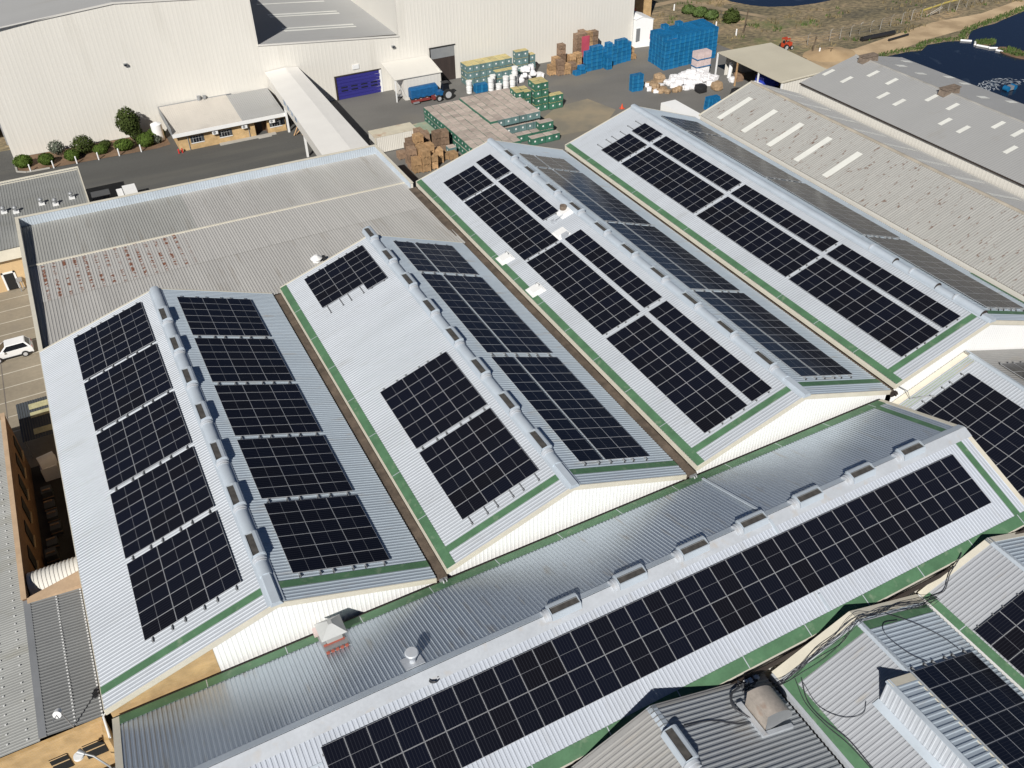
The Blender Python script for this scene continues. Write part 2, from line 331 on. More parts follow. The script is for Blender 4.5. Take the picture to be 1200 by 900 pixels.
def fl(mb, o, u, v, lu, lv, m=0):
    u = Vector(u).normalized(); v = Vector(v).normalized(); o = Vector(o); q = [o, o+u*lu, o+u*lu+v*lv, o+v*lv]
    mb.slab(q if u.cross(v).z > 0 else q[::-1], .008, m)
_vm = {}
def vent_meshes(flip=1):
    if flip in _vm: return _vm[flip]
    f = lambda pts, y: [(flip*x, y, z) for x, z in pts]
    b = MB()
    b.prism(f([(-.52,-.14),(-.38,.40),(-.31,.40),(-.43,-.14)], 0), (0,2.05,0))
    b.prism(f([(.52,-.14),(.47,.40),(.34,.52),(.12,.57),(.12,.52),(.30,.47),(.41,.36),(.44,-.14)], 0), (0,2.05,0))
    for y in (0, 2.02): b.prism(f([(-.50,-.14),(-.38,.39),(.12,.55),(.45,.39),(.50,-.14)], y), (0,.03,0))
    b.v = [(x, y, z*.8) for x, y, z in b.v]; body = b.mesh('ridge_vent', CAPM)
    t = MB(); x0, x1 = sorted((-.36*flip, .16*flip)); t.box(x0,.035,.0,x1,2.015,.33)
    for k in range(3): t.box(x0, .06, .335+.02*k, x0+.03, 1.99, .35+.02*k, 1)
    t.v = [(x, y, z*.8) for x, y, z in t.v]; thr = t.mesh('throat', [LOUV, STEEL])
    c = MB(); c.barrel((0,-.02,-.08), (0,-.24,-.08), .47, n=10); c.barrel((0,-.24,-.09), (0,-.42,-.09), .43, n=10); c.v = [(x, y, -.08+(z+.08)*.74) for x, y, z in c.v]
    cap = c.mesh('end_cap', CAPW)
    _vm[flip] = (body, thr, cap); return _vm[flip]
def vent(parent, loc, rz=0, flip=1):
    body, thr, cap = vent_meshes(flip)
    v = inst(body, 'ridge_vent', parent, Vector(loc)-wloc(parent), rz)
    inst(thr, 'throat', v); inst(cap, 'end_cap', v)

def main_shed(i, label, bands, vents, tan_x=None):
    s = SH[i]; xl, xr, xm, h, yb = s['xl'], s['xr'], s['xm'], s['h'], s['yb']
    e = empty('factory_shed', ((xl+xr)/2, yb/2, GZ), label, 'factory shed', 'sheds with solar panels side by side')
    vw = Vector((xm-xl,0,h)); ve = Vector((xr-xm,0,ZR-h)); n = round(yb/.27); p = yb/n
    MB().sheet((xl,0,0), (0,1,0), vw, yb, vw.length, p).part('roof_slope', ROOF, e)
    MB().sheet((xm,0,h), (0,1,0), ve, yb, ve.length, p).part('roof_slope', ROOFE, e)
    k0, k1 = 4, 6
    b = MB(); nw = Vector((-h,0,xm-xl)).normalized()*.046; ne = Vector((h-ZR,0,xr-xm)).normalized()*.046
    if bands:
        fl(b, Vector((xl,0,0))+nw, (0,1,0), vw, yb, .66)
        for k in range(1, int(yb/4.95)+1): fl(b, Vector((xl,k*4.95,0))+nw*1.12, (0,1,0), vw, .05, .66, 1)
        b.part('painted_band', [GREEN, ROOF], e); b = MB()
    fl(b, Vector((xl,k0*p,0))+nw+vw.normalized()*(.665 if bands else 0), (0,1,0), vw, .56, vw.length-.32-(.665 if bands else 0)); b.part('painted_band', GREEN, e)
    b = MB(); fl(b, Vector((xm,k0*p,h))+ne+ve.normalized()*.32, (0,1,0), ve, .56, ve.length-.33); b.part('painted_band', GREEN, e)
    # gable cladding
    top = lambda q: roofz(s, min(max(q.x, xl), xr))-.06
    g = MB(); g.wall(((tan_x or xl+.12),.22), (xr-.1,.22), lambda q: GZ, top, (0,-1), .3, .014); g.part('gable_wall', WHITE, e)
    if tan_x:
        b = MB(); b.hexa([(xl+.15,.2,GZ),(tan_x,.2,GZ),(tan_x,.4,GZ),(xl+.15,.4,GZ),(xl+.15,.2,.0),(tan_x,.2,roofz(s,tan_x)-.1),(tan_x,.4,roofz(s,tan_x)-.1),(xl+.15,.4,.0)])
        b.box(xl+.15,.4,GZ,xl+.4,yb-.2,-.12); b.part('brick_wall', BRICK, e)
    b = MB()
    for y in (yb-.22,):
        b.prism([(xl+.1,y,GZ),(xr-.1,y,GZ),(xr-.1,y,ZR-.1),(xm,y,h-.1),(xl+.1,y,-.1)], (0,.12,0))
    b.part('back_wall', CREAMW, e)
    for (x0, z0, x1, z1) in ((xl,0,xm,h), (xm,h,xr,ZR)):
        f = MB()
        f.hexa([(x0,-.05,z0-.46),(x1,-.05,z1-.46),(x1,.03,z1-.46),(x0,.03,z0-.46),(x0,-.05,z0-.012),(x1,-.05,z1-.012),(x1,.03,z1-.012),(x0,.03,z0-.012)])
        f.part('barge_board', CREAM, e); f = MB()
        f.hexa([(x0,yb-.03,z0-.2),(x1,yb-.03,z1-.2),(x1,yb+.14,z1-.2),(x0,yb+.14,z0-.2),(x0,yb-.03,z0+.055),(x1,yb-.03,z1+.055),(x1,yb+.14,z1+.055),(x0,yb+.14,z0+.055)])
        f.part('barge_board', CREAM, e)
    # rolled ridge capping, angular piece at the front gable
    c = MB(); c.barrel((xm,2.3,h-.03), (xm,yb+.16,h-.03), .40, n=8); c.v = [(vx, vy, h-.03+(vz-h+.03)*.62) for vx, vy, vz in c.v]
    nW = Vector((-h,0,xm-xl)).normalized(); nE = Vector((h-ZR,0,xr-xm)).normalized(); uw = vw.normalized(); ue = ve.normalized(); A = Vector((xm,0,h))
    for a, w, nn in ((A, -uw, nW), (A, ue, nE)):
        q = [a+nn*.055, a+nn*.055+w*.56, a+nn*.055+w*.56+Vector((0,yb,0)), a+nn*.055+Vector((0,yb,0))]
        c.slab(q if w.x < 0 else [q[0],q[3],q[2],q[1]], .015)
    c.hexa([(xm-.40,-.1,h-.16),(xm+.40,-.1,h-.18),(xm+.40,2.5,h-.18),(xm-.40,2.5,h-.16),(xm-.25,-.1,h+.16),(xm+.25,-.1,h+.15),(xm+.25,2.5,h+.15),(xm-.25,2.5,h+.16)])
    c.part('ridge_cap', CAPM, e)
    for y in vents: vent(e, (xm, y, h+.02))
    # eave board and valley gutter on the west side
    b = MB(); b.box(xl-.06,0,-.5,xl-.012,yb,-.015); b.part('eave_board', CREAM, e)
    if i: 
        b = MB(); b.box(SH[i-1]['xr']-.02, -.1, -.68, xl-.07, min(yb, SH[i-1]['yb']) if i != 2 else yb, -.60); b.part('valley_gutter', BROWN, e)
    return e
vs = lambda n: [3.9+4.95*k for k in range(n)]
shed_e = [main_shed(0, 'leftmost solar shed with tan brick corner and seven ridge vents', False, vs(7), 2.15),
          main_shed(1, 'second solar shed from the left, with wide bare patch on its west slope', True, vs(8)),
          main_shed(2, 'third solar shed from the left, with ten ridge vents and white hatches', True, vs(10)),
          main_shed(3, 'rightmost solar shed, beside the old roof with rust spots', True, [])]
# the last shed has rolled ventilator hoods instead of open throats
hood = MB()
hood.barrel((0,0,-.02), (0,2.9,-.02), .40, n=10); hood.barrel((0,2.9,-.02), (0,3.15,-.02), .30, n=10)
hm = hood.mesh('ridge_vent', CAPM); hc = MB(); hc.barrel((0,2.86,0), (0,3.02,0), .44, n=10); hcm = hc.mesh('end_cap', CAPW); hj = MB(); hj.barrel((0,-.03,0),(0,.02,0),.43,n=10); hjm = hj.mesh('joint_band', DARKG)
for y in (.9, 5.87, 10.83):
    v = inst(hm, 'ridge_vent', shed_e[3], Vector((68.76,y,3.16))-wloc(shed_e[3])); inst(hcm, 'end_cap', v); inst(hjm, 'joint_band', v)
b = MB(); b.box(79.03,-.1,-.72,79.42,54.5,-.64); b.part('valley_gutter', DARKG, shed_e[3])
b = MB(); b.slab([(78.55,.1,-.19),(79.06,.1,-.385),(79.06,9.5,-.385),(78.55,9.5,-.19)], .02); b.part('painted_band', GREEN, shed_e[3])
# pipe elbows where the valleys meet the long cross shed
for k, (x, lab) in enumerate(((17.1,'grey rainwater head below the first roof valley'), (37.75,'grey rainwater head below the second roof valley'), (58.4,'black rainwater head below the third roof valley'))):
    b = MB(); b.box(x-.28,-.32,-.95,x+.28,-.11,-.56); b.tube([(x-.1,-.2,-.6),(x-.1,-.35,-.45),(x-.1,-.5,-.5),(x-.1,-.55,-.72)], .07, 7); b.tube([(x+.12,-.2,-.6),(x+.15,-.36,-.5),(x+.15,-.5,-.7)], .06, 7)
    tag(b.part('rainwater_head', DARKG if k == 2 else STEEL), lab, 'drain')

# ------------------------------------------------------------------ the long cross shed in front
CX0, CX1 = -4.2, 56.88; CYE, CZE, CYR, CZR, CYS = -.30, -.72, -7.67, 1.94, -15.2
CZS = CZR-.36*(CYR-CYS)
cb = empty('cross_shed', (26,-7.7,GZ), 'long low shed across the front under one strip of solar panels', 'factory shed')
L_ = CX1-CX0; n_ = round(L_/.27); p_ = L_/n_
vn = Vector((0,CYR-CYE,CZR-CZE)); vsn = Vector((0,CYS-CYR,CZS-CZR)); nN = Vector((0,vn.z,-vn.y)).normalized(); nS = Vector((0,vsn.z,-vsn.y)).normalized()
nN = nN if nN.z > 0 else -nN; nS = nS if nS.z > 0 else -nS
MB().sheet((CX0,CYE,CZE), (1,0,0), vn, L_, vn.length, p_).part('roof_slope', ROOFN, cb)
MB().sheet((CX0,CYR,CZR), (1,0,0), vsn, L_, vsn.length, p_).part('roof_slope', ROOFX, cb)
b = MB(); fl(b, Vector((CX0,CYE,CZE))+nN*.046, (1,0,0), vn, L_, .82)
for k in range(12): fl(b, Vector((1.2+4.93*k,CYE,CZE))+nN*.052, (1,0,0), vn, .05, .82, 1)
b.part('painted_band', [GREEN, CAPW], cb)
sd = vsn.normalized(); b = MB(); o = Vector((CX0,CYR,CZR))+sd*(vsn.length-.80)
fl(b, o+nS*.046, (1,0,0), vsn, L_, .80)
for k in range(13): fl(b, o+Vector((.5+4.93*k,0,0))+nS*.052, (1,0,0), vsn, .06, .80, 1)
b.part('painted_band', [GREEN, CAPW], cb)
k0 = round((55.22-CX0)/p_)
for base, v, ln in ((Vector((CX0+k0*p_,CYE,CZE))+nN*.046, vn, vn.length-.6), (Vector((CX0+k0*p_,CYR,CZR))+nS*.046+sd*.55, vsn, vsn.length-1.36)):
    b = MB(); fl(b, base if v is vsn else base+vn.normalized()*.83, (1,0,0), v, .55, ln if v is vsn else ln-.83); b.part('painted_band', GREEN, cb)
r0 = Vector((CX0-.05,CYR,CZR)); r1 = Vector((CX1+.1,CYR,CZR)); wn = -vn.normalized()
c = MB(); c.slab([r0+nN*.085, r0+nN*.085+Vector((L_+.15,0,0)), r0+wn*.52+nN*.055+Vector((L_+.15,0,0)), r0+wn*.52+nN*.055], .015); c.part('ridge_cap', CAPM, cb)
c = MB(); c.slab([r0+sd*.85+nS*.055, r0+sd*.85+nS*.055+Vector((L_+.15,0,0)), r0+nS*.088+Vector((L_+.15,0,0)), r0+nS*.088], .015); c.part('ridge_cap', CAPW, cb)
xs = 37.95
b = MB(); b.slab([r0+Vector((xs-r0.x-.09,0,0))+nN*.12+wn*.5, r0+Vector((xs-r0.x+.09,0,0))+nN*.12+wn*.5, r0+Vector((xs-r0.x+.09,0,0))+nN*.12+wn*7.0, r0+Vector((xs-r0.x-.09,0,0))+nN*.12+wn*7.0][::-1], .10); b.part('step_flashing', CAPM, cb)
b = MB(); b.slab([r0+Vector((xs-r0.x-.09,0,0))+nS*.13+sd*.3, r0+Vector((xs-r0.x+.09,0,0))+nS*.13+sd*.3, r0+Vector((xs-r0.x+.09,0,0))+nS*.13+sd*1.35, r0+Vector((xs-r0.x-.09,0,0))+nS*.13+sd*1.35][::-1], .10); b.part('step_flashing', CAPM, cb)
b = MB(); b.slab([r0+Vector((xs-r0.x-.09,0,0))+nS*.11+sd*5.95, r0+Vector((xs-r0.x+.09,0,0))+nS*.11+sd*5.95, r0+Vector((xs-r0.x+.09,0,0))+nS*.11+sd*7.15, r0+Vector((xs-r0.x-.09,0,0))+nS*.11+sd*7.15][::-1], .08); b.part('step_flashing', CAPM, cb)
b = MB(); b.slab([r0+Vector((-.2+.25,0,0))+nS*.05+sd*2.2, r0+Vector((10.0,0,0))+nS*.05+sd*2.2, r0+Vector((10.0,0,0))+nS*.05+sd*2.32, r0+Vector((.05,0,0))+nS*.05+sd*2.32][::-1], .03); b.part('step_flashing', CAPM, cb)
for k in range(7): vent(cb, (20.98+4.89*k, CYR, CZR+.04), R(-90), -1)
zr_cb = lambda y: CZE+(CZR-CZE)*(y-CYE)/(CYR-CYE) if y > CYR else CZR+(CZS-CZR)*(y-CYR)/(CYS-CYR)
b = MB(); b.prism([(CX1-.25,CYE,GZ),(CX1-.25,CYS+.2,GZ),(CX1-.25,CYS+.2,CZS-.1),(CX1-.25,CYR,CZR-.1),(CX1-.25,CYE,CZE-.1)], (.12,0,0))
b.part('gable_wall', CREAMW, cb); b = MB()
b.prism([(CX0+.15,CYE-.05,GZ),(CX0+.15,CYS+.2,GZ),(CX0+.15,CYS+.2,CZS-.1),(CX0+.15,CYR,CZR-.1),(CX0+.15,CYE-.05,CZE-.1)], (.12,0,0)); b.part('gable_wall', CREAMW, cb)
b = MB(); b.box(CX0+.2,CYS+.1,GZ,CX1-.3,CYS+.25,CZS-.08); b.part('side_wall', CREAMW, cb)
for x0, x1 in ((CX1-.34,CX1+.05), (CX0-.06,CX0+.34)):
    for ya, yb2 in ((CYE,CYR), (CYR,CYS)):
        za, zb = zr_cb(ya), zr_cb(yb2); b = MB()
        b.hexa([(x0,ya,za-.35),(x1,ya,za-.35),(x1,yb2,zb-.35),(x0,yb2,zb-.35),(x0,ya,za+.052),(x1,ya,za+.052),(x1,yb2,zb+.052),(x0,yb2,zb+.052)])
        b.part('barge_board', CREAM, cb)
b = MB(); b.box(CX0,CYE+.01,CZE-.12,CX1,CYE+.16,CZE-.05); b.part('gutter', DARKG, cb); b = MB(); b.box(CX0,CYS-.22,CZS-.66,CX1+.2,CYS-.005,CZS-.56); b.box(CX0,CYS-.26,CZS-.7,CX1+.2,CYS-.222,CZS-.14); b.part('gutter', DARKG, cb)
b = MB(); b.box(CX0,CYS-.005,CZS-.12,CX1,CYS+.03,CZS-.012); b.part('eave_board', CREAM, cb)

# ------------------------------------------------------------------ small sheds bottom right, and the shed at the far right
def gable_shed(name, label, xl, xm, zm, xr, sl, sr, y0, y1, mw, me_, group=None, pitch=.27, wall_m=CREAMW, rib=.035):
    zl = zm-sl*(xm-xl); zr = zm-sr*(xr-xm)
    e = empty(name, ((xl+xr)/2,(y0+y1)/2,GZ), label, 'factory shed', group)
    vw = Vector((xm-xl,0,zm-zl)); ve = Vector((xr-xm,0,zr-zm)); L = y1-y0; n = round(L/pitch); p = L/n
    MB().sheet((xl,y0,zl), (0,1,0), vw, L, vw.length, p, rib).part('roof_slope', mw, e)
    MB().sheet((xm,y0,zm), (0,1,0), ve, L, ve.length, p, rib).part('roof_slope', me_, e)
    b = MB(); b.prism([(xl+.1,y1-.3,GZ),(xr-.1,y1-.3,GZ),(xr-.1,y1-.3,zr-.1),(xm,y1-.3,zm-.1),(xl+.1,y1-.3,zl-.1)], (0,.12,0))
    b.box(xl+.05,y0,GZ,xl+.15,y1-.3,zl-.1); b.box(xr-.15,y0,GZ,xr-.05,y1-.3,zr-.1); b.part('wall', wall_m, e)
    return e, dict(xl=xl,xm=xm,xr=xr,zl=zl,zm=zm,zr=zr,y0=y0,y1=y1,p=p,uw=vw.normalized(),ue=ve.normalized(),vw=vw,ve=ve,
                   nw=Vector((-(zm-zl),0,xm-xl)).normalized(), ne=Vector((zm-zr,0,xr-xm)).normalized())
def strip(d, side, a, bb, ya, yb, lift, t, mb, m=0):
    """slab on a roof slope between distances a..bb from the eave (w) / ridge (e)"""
    o = Vector((d['xl'],0,d['zl'])) if side == 'w' else Vector((d['xm'],0,d['zm'])); u = d['uw'] if side == 'w' else d['ue']; n = d['nw'] if side == 'w' else d['ne']
    P = lambda s_, y: o+u*s_+n*lift+Vector((0,y,0))
    mb.slab([P(a,ya),P(bb,ya),P(bb,yb),P(a,yb)], t, m)
def ridge_flash(d, e, w=.3, m=None, y1=None):
    c = MB(); y1 = d['y1'] if y1 is None else y1
    strip(d,'w',d['vw'].length-w,d['vw'].length,d['y0'],y1+.02,.06,.015,c); strip(d,'e',0,w,d['y0'],y1+.02,.06,.015,c); c.part('ridge_cap', m or CAPM, e)

A_, a = gable_shed('factory_shed', 'grey shed at the bottom edge with a big rusty air duct', 13.5, 23.2, 1.30, 32.05, .45, .38, -33, -15.4, ROOFA, ROOFD, pitch=.30, rib=.06)
ridge_flash(a, A_, .3)
c = MB(); strip(a,'w',0,a['vw'].length,-15.75,-15.38,.06,.02,c); c.part('barge_board', ROOFA, A_); c = MB(); strip(a,'e',0,a['ve'].length,-15.62,-15.38,.06,.02,c); c.part('barge_board', ROOFA, A_)
vent(A_, (23.2,-19.15,1.30))
B_, bd = gable_shed('factory_shed', 'small shed with roof monitor and black cables along its front edge', 32.6, 38.27, .44, 45.0, .44, .357, -33, -15.5, ROOFS, ROOFE, pitch=.30, rib=.045)
ridge_flash(bd, B_, .22, CAPM, -16.2)
c = MB(); strip(bd,'w',0,bd['vw'].length,-16.15,-15.48,.07,.2,c); c.part('barge_board', CREAM, B_); c = MB(); strip(bd,'e',0,bd['ve'].length,-16.15,-15.48,.07,.2,c); c.part('barge_board', CREAM, B_)
c = MB(); strip(bd,'w',0,bd['vw'].length,-16.42,-16.3,.10,.05,c); strip(bd,'e',0,bd['ve'].length,-16.38,-16.3,.06,.03,c); c.box(32.36,-33,-2.4,32.58,-15.6,-1.98); c.part('edge_trim', CAPW, B_)
kb = round((-17.05+33)/bd['p'])
c = MB()
fl(c, Vector((bd['xl'],-33+kb*bd['p'],bd['zl']))+bd['nw']*.056, (0,1,0), bd['vw'], .6, bd['vw'].length-.25)
fl(c, Vector((bd['xl'],-33,bd['zl']))+bd['nw']*.056, (0,1,0), bd['vw'], kb*bd['p'], .75); c.part('painted_band', GREEN, B_)
c = MB(); fl(c, Vector((bd['xm'],-33+kb*bd['p'],bd['zm']))+bd['ne']*.046+bd['ue']*.25, (0,1,0), bd['ve'], .6, bd['ve'].length-.35); c.part('painted_band', GREEN, B_)
# roof monitor with its own ribbed wall and roof
m = MB(); m.wall((36.02,-33),(36.02,-20.55), lambda q: -.62, lambda q: 1.36, (-1,0), .36, .022); m.face([(36.05,-20.55,-.6),(36.05,-20.55,1.34),(38.15,-20.55,.56),(38.15,-20.55,.42)]); m.part('monitor_wall', MONW, B_)
m = MB(); v = Vector((2.12,0,-.80)); m.sheet((36.05,-33,1.37), (0,1,0), v, 12.45, v.length, .41, .06); m.part('monitor_roof', ROOFE, B_)
m = MB(); m.box(35.92,-33,1.34,36.22,-20.5,1.42); m.slab([(36.05,-21.0,1.445),(38.2,-21.0,.63),(38.2,-20.5,.63),(36.05,-20.5,1.445)], .02, 1); m.box(38.12,-33,.52,38.2,-20.5,.62, 1); m.slab([(35.55,-33,-.64),(36.0,-33,-.42),(36.0,-20.5,-.42),(35.55,-20.5,-.64)], .02, 0); m.part('monitor_trim', [CAPM, CREAM], B_)
C_, cd = gable_shed('factory_shed', 'corner shed at the right edge, cream verge and green eave band', 45.5, 51.14, .22, 57.2, .44, .38, -33, -15.3, ROOFS, ROOFE, pitch=.30, rib=.045)
ridge_flash(cd, C_, .25)
c = MB(); strip(cd,'w',0,cd['vw'].length,-15.72,-15.28,.06,.25,c); c.part('barge_board', CREAM, C_); c = MB(); strip(cd,'e',0,cd['ve'].length,-15.72,-15.28,.06,.25,c); c.part('barge_board', CREAM, C_)
c = MB(); fl(c, Vector((cd['xl'],-33,cd['zl']))+cd['nw']*.056, (0,1,0), cd['vw'], 17.25, .55); 
for y in (-18.8,-23.7): fl(c, Vector((cd['xl'],y,cd['zl']))+cd['nw']*.062, (0,1,0), cd['vw'], .06, .55, 1)
c.part('painted_band', [GREEN, CAPW], C_)
c = MB(); c.box(45.36,-33,-2.75,45.46,-15.4,-2.22); c.part('eave_board', WHITEP, C_)
c = MB(); c.box(45.0,-33,-2.8,45.355,-15.9,-2.55); c.part('gutter', STEEL, C_)
c = MB(); c.box(32.06,-33,-2.6,32.35,-15.6,-2.45); c.part('gutter', DARKG, A_)
D_, dd = gable_shed('factory_shed', 'shed at the right edge between cross shed and rightmost solar shed', 57.3, 66.82, .49, 79.0, .354, .33, -33, .1, ROOF, ROOFA)
ridge_flash(dd, D_, .3)
c = MB(); strip(dd,'w',0,dd['vw'].length,-.42,.12,.06,.02,c); c.part('back_flashing', CREAM, D_)
c = MB(); 
for y in (-.62,-.86,-1.12): strip(dd,'w',.5,dd['vw'].length-.4,y-.04,y+.04,.045,.01,c)
c.part('dirt_strip', GRN_D, D_)

# ------------------------------------------------------------------ solar arrays
def panel_mesh(L, W):
    L -= .016; W -= .016; f = .017; t = .04; b = MB(); x, y = L/2, W/2
    b.box(-x,-y,-t,x,y,-.002, 1)
    for q in ((-x,-y,x,-y+f), (-x,y-f,x,y), (-x,-y+f,-x+f,y-f), (x-f,-y+f,x,y-f)):
        b.face([(q[0],q[1],.003),(q[2],q[1],.003),(q[2],q[3],.003),(q[0],q[3],.003)], 1)
    b.face([(-.014,-y+f,.001),(.014,-y+f,.001),(.014,y-f,.001),(-.014,y-f,.001)], 2)
    for q in ((-x+f,-.014), (.014,x-f)): b.face([(q[0],-y+f,.001),(q[1],-y+f,.001),(q[1],y-f,.001),(q[0],y-f,.001)], 0)
    return b.mesh('solar_panel', [CELL, FRAME, MIDL])
_pm = {}
RAILS = {}
def array(label, o, ux, uy, cols, rows, L, W, gap=None, skip=(), lo=.3, hi=.3, hgt=.20, group='solar arrays on the shed roofs'):
    ux = Vector(ux).normalized(); uy = Vector(uy).normalized(); n = ux.cross(uy)
    e = bpy.data.objects.new('solar_array', None); COL.objects.link(e); e.empty_display_size = .3
    M = Matrix((ux, uy, n)).transposed().to_4x4(); M.translation = Vector(o); e.matrix_world = M
    tag(e, label, 'solar array', group)
    key = (round(L,3), round(W,3))
    if key not in _pm: _pm[key] = panel_mesh(L, W)
    me = _pm[key]; gx = lambda c: c*L+(gap[1] if gap and c >= gap[0] else 0)
    for c in range(cols):
        for r in range(rows):
            if (c, r) in skip: continue
            ob = bpy.data.objects.new('solar_panel', me); COL.objects.link(ob); ob.parent = e
            ob.location = (gx(c)+L/2, r*W+W/2, hgt); ob.rotation_euler = (random.gauss(0,.0022), random.gauss(0,.0022), random.gauss(0,.0008))
    for c in range(cols):
        for q in (.2, .8):
            kk = (round(rows*W,2), lo, hi)
            if kk not in RAILS:
                b = MB(); b.box(-.03,-lo,.05,.03,rows*W+hi,hgt-.045)
                for j in range(int(rows*W/1.6)+1): b.box(-.05,j*1.6,.0,.05,j*1.6+.1,.05)
                for yy in (-lo+.02, rows*W+hi-.1): b.box(-.06,yy,-.0,.06,yy+.08,hgt-.05, 1)
                RAILS[kk] = b.mesh('mounting_rail', [STEEL, BLACKP])
            ob = bpy.data.objects.new('mounting_rail', RAILS[kk]); COL.objects.link(ob); ob.parent = e; ob.location = (gx(c)+L*q, 0, 0)
    return e
def arr_w(i, x0, ylow, *a, **k):
    s = SH[i]; return array(a[0], (x0, ylow, roofz(s, x0)), (s['xm']-s['xl'],0,s['h']), (0,1,0), *a[1:], **k)
def arr_e(i, x0, ylow, *a, **k):
    s = SH[i]; return array(a[0], (x0, ylow, roofz(s, x0)), (s['xr']-s['xm'],0,ZR-s['h']), (0,1,0), *a[1:], **k)
POS5 = ['nearest the front gable', 'second from the front gable', 'third of five', 'second from the back', 'at the very back']
for k in range(5):
    arr_w(0, -1.33, 2.8+7.24*k, '18-panel array on the leftmost shed, sunlit west slope, '+POS5[k], 3, 6, 2.205, 1.134)
    arr_e(0, 7.9, 2.02+7.29*k, '18-panel array on the leftmost shed, shaded east slope, '+POS5[k], 3, 6, 2.235, 1.134)
arr_w(1, 19.8, 31.68, 'small notched array alone near the back of the second shed', 3, 6, 2.195, 1.136, skip=((0,0),(1,0)), lo=.1)
arr_w(1, 20.0, 10.83, 'upper of the two adjoining arrays on second shed west slope', 3, 6, 2.128, 1.287)
arr_w(1, 20.0, 2.65, 'lower front array on second shed west slope, above the green gable band', 3, 6, 2.128, 1.287, lo=.7)
NM2 = ['front', 'middle', 'back']
for (y, r, q) in ((31.72,5,2), (17.02,11,1), (2.2,11,0)):
    arr_e(1, 29.0, y, f'{NM2[q]} array of three on the second shed, bluish east slope', 3, r, 2.15, 1.288, gap=(1,.25))
NM4 = ['front', 'second', 'third', 'rearmost']
for (y, r, q) in ((2.0,11,0), (16.75,11,1), (31.35,11,2), (46.0,4,3)):
    arr_w(2, 40.33, y, f'{NM4[q]} two-column array low on third shed west slope', 2, r, 2.08, 1.29, lo=.1, hi=.1)
for (y, r, q) in ((2.08,11,0), (16.9,11,1), (35.5,8,2), (46.35,4,3)):
    arr_w(2, 44.74, y, f'{NM4[q]} single-column array near the ridge of third shed', 1, r, 2.02, 1.29, lo=.1, hi=.1)
for (y, r, q) in ((2.2,11,0), (16.9,11,1), (31.6,11,2), (46.3,3,3)):
    arr_e(2, 49.6, y, f'{NM4[q]} three-column array on third shed grazing east slope', 3, r, 2.095, 1.29, gap=(1,.22))
for (y, r, q) in ((1.78,11,0), (16.35,11,1), (31.1,11,2), (45.85,3,3)):
    arr_w(3, 60.9, y, f'{NM4[q]} two-column array low on rightmost shed west slope', 2, r, 2.12, 1.29, lo=.1, hi=1.5 if q == 3 else .1)
for (y, r, q) in ((1.9,11,0), (16.55,11,1), (31.3,11,2), (46.1,3,3)):
    arr_w(3, 65.4, y, f'{NM4[q]} single-column array near the ridge of rightmost shed', 1, r, 2.03, 1.29, lo=.1, hi=1.5 if q == 3 else .1)
for (y, r, q) in ((2.0,11,0), (16.8,11,1), (31.5,11,2), (46.2,4,3)):
    arr_e(3, 70.6, y, f'{NM4[q]} three-column array on rightmost shed far side, seen at grazing angle', 3, r, 2.095, 1.29)
array('long two-row array of 74 panels on the cross shed front slope', (5.92,-9.07,zr_cb(-9.07)), vsn, (1,0,0), 2, 37, 2.12, 1.305, lo=.05, hi=.05)
array('array on the small shed with the roof monitor', (38.25,-28.3,bd['zm']-.357*(-.02)), bd['ve'], (0,1,0), 3, 6, 2.115, 1.30, lo=.1, hi=.35)
array('array on the corner shed with green eave band, right edge', (46.05,-27.15,cd['zl']+.44*.55), cd['vw'], (0,1,0), 2, 6, 2.12, 1.30, lo=.1, hi=.12)
array('array on the right-edge shed behind the cross shed gable', (59.15,-13.46,dd['zl']+.354*1.85), dd['vw'], (0,1,0), 3, 9, 2.13, 1.29, lo=.1, hi=.45)
array('array half out of frame on the right-edge shed far slope', (68.2,-7.5,dd['zm']-.33*1.38), dd['ve'], (0,1,0), 3, 4, 2.1, 1.29, lo=.1, hi=.3)
# ------------------------------------------------------------------ grey flat-roofed building behind the two left sheds
gb = empty('flat_roof_building', (16.7,54,GZ), 'large grey flat-roofed building with parapet and rusty patch', 'building')
RUSTG = rust_mat('roof_sheet_rusting', (.45,.44,.42), (.21,.085,.05), 'y', (-20.3,-4.4), (-5.0,4.0), .47)
yn = lambda x: 67.9-.036*(x+4.3)                       # inner face of the back parapet
ROOFG2 = mat('roof_sheet_weathered_dark', (.36,.36,.34), .7, .05, .10, (.35,.04,.3), .08, (7,.8,3), (.28,.265,.235), .14, (1.2,.12,1))
b = MB(); b.sheet((-4.15,57.6,-.93), (1,0,0), (0,10.3,-.22), 17.4, 10.3, .29, .04); b.part('roof_sheets', ROOFG2, gb)
b = MB(); b.sheet((13.25,57.6,-.93), (1,0,0), (0,10.3,-.22), 24.4, 10.3, .29, .04); b.part('roof_sheets', ROOFG, gb)
b = MB(); b.sheet((-4.15,49.6,-.78), (1,0,0), (0,8.0,-.15), 41.8, 8.0, .29, .04); b.part('roof_sheets', RUSTG, gb)
b = MB(); b.sheet((-4.15,39.6,-.55), (1,0,0), (0,10.05,-.26), 41.8, 10.05, .29, .04); b.part('roof_sheets', ROOFG, gb)
b = MB(); b.hexa([(-4.15,57.75,-.95),(37.7,56.6,-.95),(37.7,56.85,-.95),(-4.15,58.0,-.95),(-4.15,57.75,-.84),(37.7,56.6,-.84),(37.7,56.85,-.84),(-4.15,58.0,-.84)]); b.part('roof_flashing', CREAM, gb)
b = MB()
for (xa, ya, xb, yb_) in ((-4.45,68.3,37.85,66.85),):
    b.hexa([(xa,ya-.25,GZ),(xb,yb_-.25,GZ),(xb,yb_,GZ),(xa,ya,GZ),(xa,ya-.25,-.06),(xb,yb_-.25,-.06),(xb,yb_,-.06),(xa,ya,-.06)])
